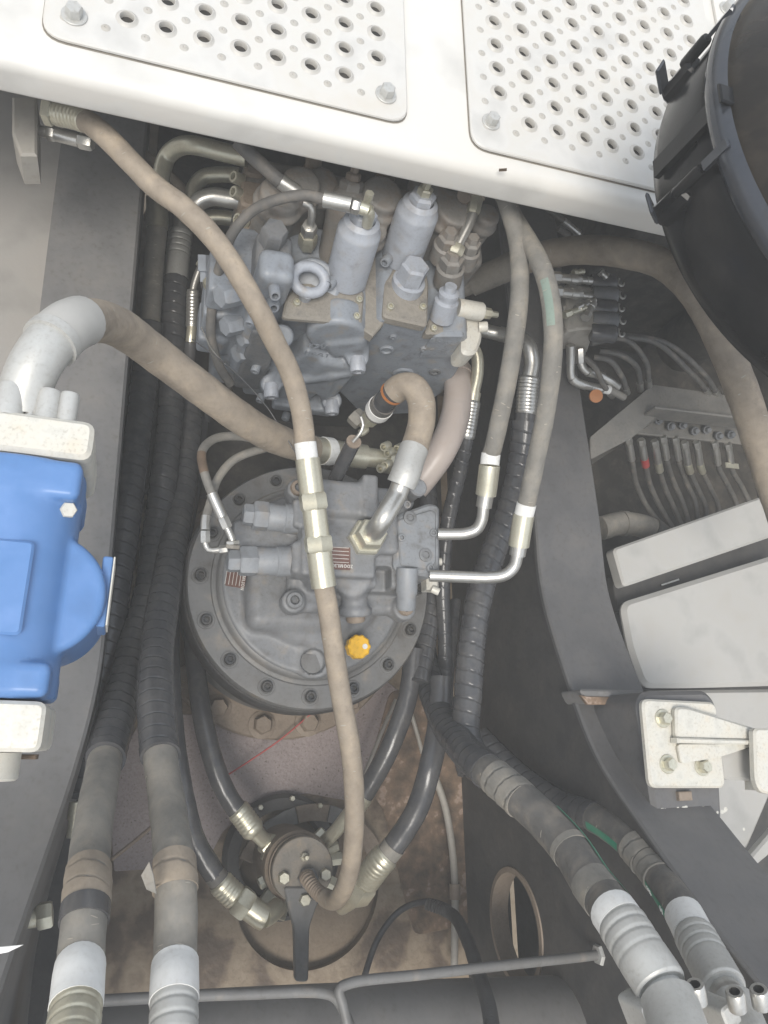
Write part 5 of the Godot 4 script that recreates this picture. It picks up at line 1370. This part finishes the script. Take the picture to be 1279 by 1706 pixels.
	# black sleeved hoses along the left bracket
	hose("sleeved_hose", "black sleeved hose nearest the left bracket wall", "hose", "black sleeved hoses", 0.038, [[262, 330, 34], [262, 380, 34], [257, 440, 34], [250, 540, 34.5], [240, 640, 35], [222, 780, 37], [205, 900, 39], [188, 1010, 41], [168, 1130, 43], [150, 1230, 45], [135, 1330, 46]], [[0, 1, "ferrule", M.zinc, 1.05, 0], [0.9, 3.2, "rubber_hose", M.rubber_grey, 0.95, 0], [3, 10, "spiral_sleeve", M.sleeve, 1.22, 1]])
	hose("sleeved_hose", "black sleeved hose hidden between the lower left pair and the motor", "hose", "black sleeved hoses", 0.034, [[334, 700, 29], [322, 800, 30], [303, 900, 31], [285, 1000, 32.5], [283, 1100, 33.5], [288, 1200, 34.5], [302, 1310, 36], [325, 1400, 36], [352, 1448, 36], [366, 1468, 36], [384, 1487, 36], [402, 1502, 36], [424, 1518, 36], [440, 1528, 36], [462, 1512, 35]], [[0, 8.5, "smooth_sleeve", M.sleeve, 1.0, 4], [8.4, 9, "hose_end", M.rubber_dark, 1.0, 0], [9, 10.6, "crimped_ferrule", M.zinc, 1.2, 2], [10.6, 11.6, "nut", M.zinc, 1.45, 9], [11.6, 13, "elbow", M.zinc, 1.15, 0], [13, 14, "elbow_end", M.zinc, 0.9, 0]])
	hose("swivel_hose", "black hose curving from beside the motor to the upper left swivel port", "hose", "black hoses to the swivel", 0.034, [[322, 960, 31], [322, 1060, 31.5], [328, 1130, 32], [343, 1220, 33], [366, 1298, 33.5], [390, 1342, 33.5], [402, 1356, 33.5], [420, 1380, 33.5], [440, 1400, 33.2], [458, 1416, 33]], [[0, 5.5, "smooth_sleeve", M.sleeve, 1.0, 4], [5.4, 7.2, "crimped_ferrule", M.zinc, 1.18, 2], [7.2, 8.2, "tube", M.zinc, 0.75, 0], [8.1, 9, "nut", M.zinc, 1.15, 9]])
	hose("swivel_hose", "black hose curving from the right to the upper right swivel port", "hose", "black hoses to the swivel", 0.034, [[690, 1080, 32.5], [680, 1160, 33], [652, 1240, 33.5], [618, 1305, 33.5], [596, 1338, 33.5], [580, 1358, 33.5], [560, 1384, 33.3], [540, 1404, 33]], [[0, 3.6, "smooth_sleeve", M.sleeve, 1.0, 4], [3.5, 4.3, "ferrule", M.zinc, 1.1, 2], [4.3, 7, "tube", M.zinc, 0.7, 0]])
	hose("swivel_hose", "black hose curving from the right to the lower right swivel port", "hose", "black hoses to the swivel", 0.034, [[735, 1130, 34], [730, 1210, 35], [716, 1280, 36], [694, 1350, 36], [662, 1402, 36], [650, 1418, 36], [634, 1436, 36], [610, 1468, 35.5], [592, 1494, 35], [570, 1510, 34]], [[0, 4.5, "smooth_sleeve", M.sleeve, 1.05, 4], [4.4, 5.3, "hose_end", M.rubber_grey, 1.1, 0], [5.3, 7, "crimped_ferrule", M.zinc, 1.3, 2], [7, 8, "nut", M.zinc, 1.4, 9], [8, 9, "tube", M.zinc, 0.8, 0]])
	# elbow pipe and thick sleeve right of the motor
	hose("valve_outlet_hose", "silver elbow pipe from the valve into a thick black sleeve right of the motor", "hose", "", 0.04, [[798, 549, 38], [830, 556, 38], [862, 563, 38.5], [881, 578, 39], [886, 605, 39], [882, 628, 39], [879, 650, 39], [876, 690, 39], [874, 705, 39], [868, 760, 39], [852, 840, 39.5], [826, 910, 40], [800, 990, 41], [786, 1080, 42], [780, 1160, 43], [778, 1230, 44], [800, 1275, 45]], [
		[0, 1.2, "silver_pipe", M.steel, 0.6, 0], [1.1, 5.1, "silver_elbow", M.steel, 0.66, 0], [5, 7, "crimped_ferrule", M.steel, 0.9, 2], [7, 8, "black_band", M.sleeve, 0.85, 0], [7.9, 16, "spiral_sleeve", M.sleeve, 1.06, 1]])
	hose("valve_outlet_hose", "slim silver elbow pipe with long ferrule beside the thick suction pipe", "hose", "", 0.03, [[778, 566, 29], [794, 590, 29], [796, 620, 29], [790, 652, 29], [787, 668, 29], [782, 700, 29], [777, 730, 29], [768, 780, 28.5], [745, 880, 28], [738, 980, 28], [742, 1080, 28], [740, 1180, 28]], [[0, 3.2, "silver_pipe", M.zinc, 0.7, 0], [3.1, 4.1, "tube", M.zinc, 0.85, 0], [4, 6, "crimped_ferrule", M.steel, 1.0, 2], [6, 11, "spiral_sleeve", M.sleeve, 0.85, 1]])
	hose("slim_sleeve_hose", "slim ridged black hose hanging straight down behind the motor", "hose", "", 0.022, [[760, 1000, 18], [752, 1080, 18.5], [746, 1160, 19], [760, 1240, 19.5], [772, 1290, 20]], [[0, 4, "spiral_sleeve", M.sleeve, 1.0, 1]])
	hose("sleeved_hose", "black sleeved hose left of the thick one, right of the motor flange", "hose", "black sleeved hoses", 0.036, [[712, 800, 31], [716, 900, 32], [718, 1000, 33], [708, 1080, 34], [700, 1140, 35]], [[0, 4, "spiral_sleeve", M.sleeve, 1.0, 1]])
	# suction pipe and short hose to the motor top
	hose("suction_pipe", "fat beige brown bent pipe between valve and motor", "pipe", "", 0.05, [[742, 590, 47], [757, 610, 47], [764, 645, 48], [757, 700, 49], [735, 752, 50], [708, 790, 50], [690, 812, 50]], [[0, 1.4, "pipe_foot", M.brown, 1.04, 0], [1.3, 1.6, "collar", M.suction, 1.1, 0], [1.5, 6, "bent_pipe", M.suction, 1.0, 0]])
	hose("drain_hose", "short brown hose looping from the valve foot to the silver pipe on the motor", "hose", "", 0.04, [[612, 700, 42], [628, 686, 43], [640, 672, 44], [654, 655, 45], [670, 644, 45.5], [688, 645, 46], [700, 662, 46], [703, 695, 46], [696, 730, 46], [684, 764, 46.5], [676, 790, 47], [670, 804, 47], [662, 824, 47], [649, 846, 47.5], q(636, 868, 0.255), q(622, 887, 0.222), q(608, 898, 0.176)], [
		[0, 1, "connector", M.zinc, 0.75, 9], [0.9, 2, "ferrule", M.rubber_dark, 0.95, 0], [1.1, 1.6, "pale_ring", M.label_white, 1.02, 0], [1.9, 3.2, "tube", M.sleeve, 0.85, 0], [2.9, 3.0, "clamp_wire", M.orange, 0.95, 0], [3.2, 8.6, "rubber_hose", M.rubber_tan, 1.0, 4], [8.5, 11.2, "cuff", M.cast_alu, 1.06, 0], [11.2, 15.1, "silver_pipe", M.steel, 0.72, 0], [15, 15.6, "pipe_nut", M.zinc, 1.15, 9], [15.55, 16, "lower_nut", M.zinc, 1.4, 9]])
	# thin hoses left of the motor
	hose("thin_loop_hose", "thin grey looped hose with rusty patch left of the motor, outer loop", "hose", "thin looped hoses", 0.0125, [[440, 736, 14], [400, 727, 14.2], [358, 731, 14.5], [337, 752, 14.8], [341, 788, 15], [353, 822, 15], [359, 836, 15], [371, 862, 15], [379, 880, 15], [386, 896, 15], [388, 905, 15], [387, 914, 15]], [[0, 5, "rubber_hose", M.rubber_grey, 1.0, 0], [3.1, 4.0, "rusty_patch", M.rust, 1.04, 0], [5, 7, "ferrule", M.steel, 1.25, 0], [7, 8, "nut", M.steel, 1.3, 9], [8, 9.6, "elbow", M.steel, 0.8, 0], [9.5, 10.3, "nut", M.steel, 1.6, 9], [10.2, 11, "port_nut", M.valve_dust, 1.7, 9]])
	hose("thin_loop_hose", "thin grey looped hose left of the motor, inner loop with silver elbow", "hose", "thin looped hoses", 0.0125, [[470, 740, 13.8], [430, 750, 14], [390, 766, 14.2], [362, 800, 14.4], [350, 840, 14.6], [344, 860, 14.6], [342, 884, 14.7], [342, 904, 14.7], [348, 916, 14.7], [366, 916, 14.7], [380, 914, 14.7]], [[0, 5, "rubber_hose", M.rubber_grey, 1.0, 0], [5, 6, "ferrule", M.steel, 1.15, 0], [6, 7, "nut", M.steel, 1.2, 9], [7, 9, "elbow", M.steel, 0.8, 0], [9, 10, "nut", M.steel, 1.0, 9]])
	# pilot hoses about the valve
	hose("pilot_line", "dark pilot hose arching from the front relief valve to the left of the valve", "hose", "pilot lines of the valve", 0.017, [q(612, 374, 0.4), q(614, 352, 0.43), q(602, 347, 0.43), q(590, 343, 0.43), q(568, 338, 0.425), q(540, 332, 0.42), q(510, 325, 0.41), q(465, 332, 0.39), q(420, 352, 0.36), q(388, 388, 0.33), q(368, 440, 0.28), q(355, 500, 0.22), q(352, 560, 0.17), q(366, 610, 0.13), q(385, 640, 0.1)], [[0, 1.2, "elbow", M.zinc, 0.9, 0], [1.1, 2.2, "elbow", M.zinc, 0.95, 0], [2.2, 3.2, "nut", M.steel, 1.2, 9], [3.2, 5, "ferrule", M.steel, 1.2, 0], [5, 14, "rubber_hose", M.rubber_dark, 0.85, 4]])
	hose("pilot_line", "dusty pilot hose crossing behind the arching hose at upper left", "hose", "pilot lines of the valve", 0.018, [[185, 208, 17], [235, 252, 17], [280, 290, 17], [316, 330, 16.5], [340, 378, 16]], [[0, 4, "rubber_hose", M.rubber_tan, 0.95, 4]])
	hose("pilot_line", "short pilot hose with silver ferrule coming down from under the deck", "hose", "pilot lines of the valve", 0.019, [q(395, 235, 0.39), q(420, 260, 0.385), q(445, 282, 0.38), q(468, 302, 0.375), q(497, 322, 0.37)], [[0, 3, "rubber_hose", M.rubber_dark, 1.0, 0], [3, 4, "ferrule", M.steel, 1.1, 0]])
	hose("pilot_line", "thin black pilot hose hanging in front of the valve's left end", "hose", "pilot lines of the valve", 0.014, [[340, 470, 13], [352, 520, 13], [360, 560, 13], [362, 590, 12.5], [352, 640, 12.5], [346, 700, 12]], [[0, 5, "rubber_hose", M.sleeve, 1.0, 0]])
	hose("pilot_line", "silver bent pilot pipe with crimped ferrule left of the valve", "pipe", "pilot lines of the valve", 0.022, [[344, 430, 20], [334, 446, 20], [325, 470, 20], [322, 484, 20], [321, 515, 20], [320, 545, 20], [318, 570, 20], [316, 640, 19.5], [316, 720, 19]], [[0, 1, "nut", M.zinc, 1.1, 9], [0.8, 3.1, "tube", M.steel, 0.6, 0], [3, 5, "crimped_ferrule", M.steel, 1.05, 2], [5, 6, "band", M.zinc, 0.85, 0], [6, 8, "smooth_sleeve", M.sleeve, 1.0, 4]])
	hose("pilot_line", "small silver gooseneck pipe on the valve beside the lifting eye", "pipe", "pilot lines of the valve", 0.012, [q(512, 410, 0.28), q(514, 390, 0.31), q(516, 376, 0.335), q(520, 358, 0.36), q(518, 344, 0.37), q(506, 338, 0.37)], [[0, 1, "port_nut", M.zinc, 2.3, 9], [1, 2, "nut", M.steel, 1.9, 9], [2, 5, "silver_pipe", M.steel, 0.9, 0]])
	hose("pilot_line", "silver bent pilot pipe rising from the right end of the valve", "pipe", "pilot lines of the valve", 0.016, [[757, 424, 18], [764, 408, 18], [772, 392, 18], [781, 374, 18], [788, 356, 18], [794, 330, 18], [800, 300, 18]], [[0, 1, "nut", M.zinc, 1.5, 9], [1, 4, "silver_pipe", M.steel, 0.95, 0], [4, 5.2, "nut", M.zinc, 1.3, 9], [5, 6, "rubber_hose", M.rubber_tan, 1.6, 0]])
	for o in [[770, 360, 775, 325, "dusty pilot adapter behind the bent pipe at the right end of the valve"], [640, 300, 660, 270, "brown adapter pipe in the shade between the relief valves"], [520, 300, 525, 250, "brown adapter pipe in the shade behind the left relief valve"]]:
		hose("adapter_pipe", o[4], "pipe", "", 0.024, [q(o[0], o[1], 0.28), q((o[0] + o[2]) / 2.0, (o[1] + o[3]) / 2.0, 0.32), q(o[2], o[3], 0.37)], [[0, 0.8, "nut", M.brown, 1.4, 9], [0.8, 2, "tube", M.brown, 1.0, 0]])
	# silver pipes at the top left of the valve
	var pp := [[[268, 330, 31], [268, 300, 31], [278, 262, 31], [300, 244, 31.5], [330, 243, 32], [370, 253, 32], [412, 263, 32]], [[322, 340, 27], [324, 312, 27], [340, 295, 27], [365, 291, 27], [400, 292, 27]], [[318, 356, 31], [332, 336, 31], [355, 328, 31], [385, 332, 31], [408, 334, 31]], [[335, 366, 26], [360, 362, 26], [400, 366, 26]]]
	for i in 4:
		hose("silver_pipe", ["topmost silver bent pipe into the upper left of the valve", "dusty silver bent pipe, second from top into the upper left of the valve", "brightest silver pipe, third from top into the upper left of the valve", "short dusty silver pipe, lowest into the upper left of the valve"][i], "pipe", "silver pipes at the valve", 0.029, pp[i], [[0, pp[i].size() - 1, "pipe", M.steel if i == 2 else M.zinc, 0.95, 0]])
	var f := thing("pipe_flange_block", "brown dusty flange block with bolts where four silver pipes meet the valve", "flange", q(415, 320, 0.2))
	for o in [[408, 268, 440, 300, 0.24], [402, 300, 440, 352, 0.24], [400, 352, 436, 392, 0.23]]:
		var a := q(o[0], o[1], o[4])
		var b := q(o[2], o[3], o[4])
		part(f, "flange_half", boxm(Vector3((a.x + b.x) / 2, o[4] - 0.03, (a.z + b.z) / 2), Vector3(absf(b.x - a.x), 0.07, absf(b.z - a.z)), 0.004, 0.006), M.brown)
	for o in [[402, 300], [402, 325], [408, 370]]: capbolt(f, "flange_bolt", q(o[0], o[1], 0.235), Vector3(-1, 0.6, 0.2), 0.0095, 0.016, M.zinc)

# ---------------------------------------------------------------- small things
func build_small() -> void:
	var t := thing("fitting_block", "grey block with two silver fittings at the top left corner", "fitting", q(50, 215, 0.15))
	part(t, "block", slab([[20, 160], [62, 160], [62, 258], [34, 258], [20, 220]], 0.32, 0.06, 0.003), M.panel)
	sections(t, path(0.02, [[66, 218, 25], [80, 221, 25], [94, 224, 25], [132, 234, 25], [155, 239, 25]]), 0.02, [[0, 1, "stud", M.steel, 0.7, 0], [1, 2, "nut", M.steel, 1.0, 9], [2, 3, "ferrule", M.steel, 0.9, 0], [3, 4, "end_nut", M.steel, 1.05, 9]])
	var c := thing("connector_cluster", "cluster of small grey connectors left of the valve behind the dusty hose", "connector", q(345, 450, 0.2))
	for o in [[342, 425, 342, 470, 0.012], [348, 468, 350, 485, 0.009], [372, 460, 366, 470, 0.008], [355, 440, 375, 446, 0.007]]:
		var a := q(o[0], o[1], 0.22)
		var b := q(o[2], o[3], 0.2)
		var L := a.distance_to(b)
		part(c, "connector", spin([[0.0, 0.0], [o[4], 0.0], [o[4], L * 0.6], [o[4] * 0.7, L * 0.65], [o[4] * 0.7, L], [0.0, L]], axis(a, b), 6, true), M.valve if o[4] > 0.01 else M.zinc)
	# handle tube with tan end
	hose("capped_tube", "black tube with tan end cap and wire above the motor", "tube", "", 0.022, [q(590, 735, 0.26), q(586, 743, 0.248), q(570, 775, 0.2), q(558, 800, 0.16)], [[0, 0.25, "end_cap", M.brown, 1.0, 0], [0.2, 3, "black_tube", M.sleeve, 1.0, 0]])
	hose("hook_wire", "short bent silver wire at the tan cap of the black tube", "wire", "", 0.005, [q(588, 736, 0.264), q(600, 722, 0.275), q(605, 708, 0.28), q(601, 694, 0.285)], [[0, 3, "wire", M.steel, 1.0, 0]])
	hose("lock_plate_fitting", "dusty bent bracket fitting left of the short looping hose", "fitting", "", 0.02, [q(588, 690, 0.14), q(600, 702, 0.14), q(610, 716, 0.15), q(600, 722, 0.15)], [[0, 1.2, "nut", M.rubber_grey, 1.5, 9], [1.2, 3, "plate", M.zinc, 0.6, 0]])
	hose("thin_wire", "thin dark wire stretched across the left of the valve", "wire", "", 0.0018, [q(320, 565, 0.18), q(378, 608, 0.2), q(440, 672, 0.21), q(495, 758, 0.2)], [[0, 3, "wire", M.sleeve, 1.0, 0]])
	hose("thin_wire", "short pale wire meeting the dark wire left of the valve", "wire", "", 0.0018, [q(336, 545, 0.17), q(352, 580, 0.18), q(376, 607, 0.2)], [[0, 2, "wire", M.steel, 1.0, 0]])
	hose("red_cord", "thin red cord lying across the floor below the motor", "cord", "", 0.003, [q(372, 1296, -0.26), q(420, 1265, -0.255), q(470, 1230, -0.235), q(522, 1186, -0.225)], [[0, 3, "cord", M.red, 1.0, 0]])
	hose("brown_rod", "thin brown rod leaning between the lower left hoses", "rod", "", 0.006, [q(186, 1432, -0.1), q(220, 1405, -0.12), q(262, 1370, -0.14)], [[0, 2, "rod", M.brown, 1.0, 0]])
	hose("thin_tube", "thin tan tube beside the black swivel hose, left of the two", "tube", "thin tan tubes", 0.008, [q(660, 1165, -0.2), q(638, 1215, -0.2), q(604, 1300, -0.2)], [[0, 2, "tube", M.panel, 1.0, 0]])
	hose("thin_tube", "thin tan tube beside the black swivel hose, right of the two", "tube", "thin tan tubes", 0.008, [q(686, 1190, -0.2), q(696, 1225, -0.2), q(704, 1255, -0.2)], [[0, 2, "tube", M.panel, 1.0, 0]])
	hose("tan_pipe", "thin tan pipe running down the floor with clamp near the round hole", "pipe", "", 0.014, [q(724, 1290, -0.25), q(742, 1345, -0.25), q(753, 1410, -0.25), q(758, 1480, -0.25), q(757, 1620, -0.25)], [[0, 4, "pipe", M.panel, 1.0, 0], [2.9, 3.15, "clamp", M.brown, 1.5, 0]])
	hose("pressure_cable", "thin black cable looping over the floor at the bottom", "cable", "black floor cables", 0.011, [q(750, 1512, -0.2), q(715, 1502, -0.2), q(670, 1515, -0.2), q(632, 1560, -0.2), q(608, 1625, -0.2), q(592, 1690, -0.2)], [[0, 5, "cable", M.sleeve, 1.0, 0]])
	hose("corrugated_cable", "corrugated black cable curving down across the steel rod", "cable", "black floor cables", 0.019, [q(712, 1506, -0.15), q(748, 1520, -0.12), q(776, 1560, 0.0), q(800, 1630, 0.12), q(815, 1680, 0.2), q(822, 1730, 0.25)], [[0, 5, "cable", M.frame_dark, 1.0, 3]])
	hose("cross_tube", "big dark tube lying across the bottom edge", "tube", "", 0.16, [q(60, 1790, 0.05), q(420, 1760, 0.05), q(800, 1735, 0.05), q(1150, 1715, 0.05)], [[0, 3, "tube", M.frame, 1.0, 0]])
	var r := hose("steel_rod", "long bent steel rod with nut at the bottom right", "rod", "bottom rods", 0.013, [q(582, 1720, 0.17), q(572, 1675, 0.17), q(566, 1648, 0.17), q(584, 1638, 0.17), q(700, 1624, 0.17), q(860, 1606, 0.17), q(970, 1594, 0.17), q(994, 1591, 0.17), q(1020, 1588, 0.17)], [[0, 7, "rod", M.motor_ring, 1.0, 0], [7, 7.9, "nut", M.cast_alu, 2.2, 9]])
	hose("steel_rod", "bent steel rod running behind the lower left hoses at the bottom", "rod", "bottom rods", 0.013, [q(150, 1668, 0.15), q(300, 1660, 0.15), q(420, 1656, 0.15), q(535, 1654, 0.15), q(558, 1662, 0.15), q(578, 1695, 0.15), q(590, 1730, 0.15)], [[0, 6, "rod", M.motor_ring, 1.0, 0]])
	# split flange bolts at the lower right hose ends
	var s := thing("flange_clamp", "row of silver clamp halves and bolts at the lower right corner", "clamp", q(1180, 1690, 0.5))
	for o in [[1082, 1672, 1118, 1740], [1150, 1664, 1186, 1740], [1214, 1676, 1250, 1740]]:
		var a := q(o[0], o[1], 0.56)
		var b := q(o[2], o[3], 0.56)
		part(s, "clamp_half", boxm(Vector3((a.x + b.x) / 2, 0.535, (a.z + b.z) / 2), Vector3(absf(b.x - a.x), 0.04, absf(b.z - a.z)), 0.002, 0.003, Basis(Vector3.UP, 0.35)), M.cast_alu)
	for o in [[1132, 1655], [1160, 1650], [1226, 1662], [1266, 1658]]:
		var p := q(o[0], o[1], 0.568)
		var d := Vector3(-0.35, 0.35, -0.85).normalized()
		var cb := part(s, "clamp_bolt", spin([[0.0, 0.0], [0.0085, 0.0], [0.0085, 0.017], [0.0075, 0.019], [0.0048, 0.019]], axis(p - d * 0.012, p + d), 20), M.steel)
		part(cb, "hexagon_socket", spin([[0.0049, 0.019], [0.0045, 0.008], [0.0, 0.008]], axis(p - d * 0.012, p + d), 6, true), M.bolt_black)
	hose("wall_bolt", "pale bolt stub on the left bracket foot, lower one", "bolt", "bolts along the left wall", 0.03, [q(48, 1530, 0.2), q(64, 1528, 0.2), q(88, 1522, 0.2)], [[0, 0.9, "stud", M.zinc, 0.7, 0], [0.9, 2, "head", M.zinc, 1.0, 9]])
	hose("wall_bolt", "pale long pin on the left wall beside the worn hose", "bolt", "bolts along the left wall", 0.018, [q(128, 1336, 0.1), q(124, 1366, 0.1), q(120, 1396, 0.1)], [[0, 1, "pin", M.zinc, 1.0, 0], [1, 2, "pin", M.zinc, 0.8, 0]])
	var w := MB.new()
	prism(w, PackedVector2Array([Vector2(0, 0), Vector2(0.02, 0.0), Vector2(0.01, 0.004), Vector2(0.0, 0.005)]), Transform3D(Basis(), q(-10, 1578, 0.55)), 0.0, 0.0015, 0.0004)
	var wt := thing("paper_scrap", "torn white paper scrap at the lower left edge", "paper", q(10, 1585, 0.55))
	part(wt, "paper", w.mesh(), M.label_white)
	var fl := MB.new()
	prism(fl, PackedVector2Array([Vector2(0, 0), Vector2(0.007, -0.012), Vector2(0.012, 0.0), Vector2(0.016, 0.016), Vector2(0.006, 0.012)]), Transform3D(Basis(Vector3(0, 0, 1), 0.4), q(236, 1458, 0.42)), 0.0, 0.002, 0.0005)
	var ft := thing("wrap_flap", "torn pale flap of wrapping peeling off the right lower left hose", "tape", q(246, 1466, 0.42))
	part(ft, "flap", fl.mesh(), M.rubber_grey)
	# pipes seen in the shade under the deck on the right
	for i in 3:
		var a: Array = [[905, 340, 990, 410], [930, 380, 985, 420], [1000, 395, 1060, 440]][i]
		hose("shade_pipe", ["grey pilot pipe in the shade under the deck, left of three", "short pilot pipe in the shade under the deck, between two others", "dark pipe in the shade just above the thick brown hose"][i], "pipe", "pipes in the shade under the deck", 0.012, [q(a[0], a[1], 0.15), q((a[0] + a[2]) / 2.0, (a[1] + a[3]) / 2.0, 0.14), q(a[2], a[3], 0.12)], [[0, 0.8, "tube", M.rubber_dark, 1.0, 0], [0.8, 1.4, "ferrule", M.steel, 1.2, 0], [1.4, 2, "tube", M.rubber_dark, 0.8, 0]])
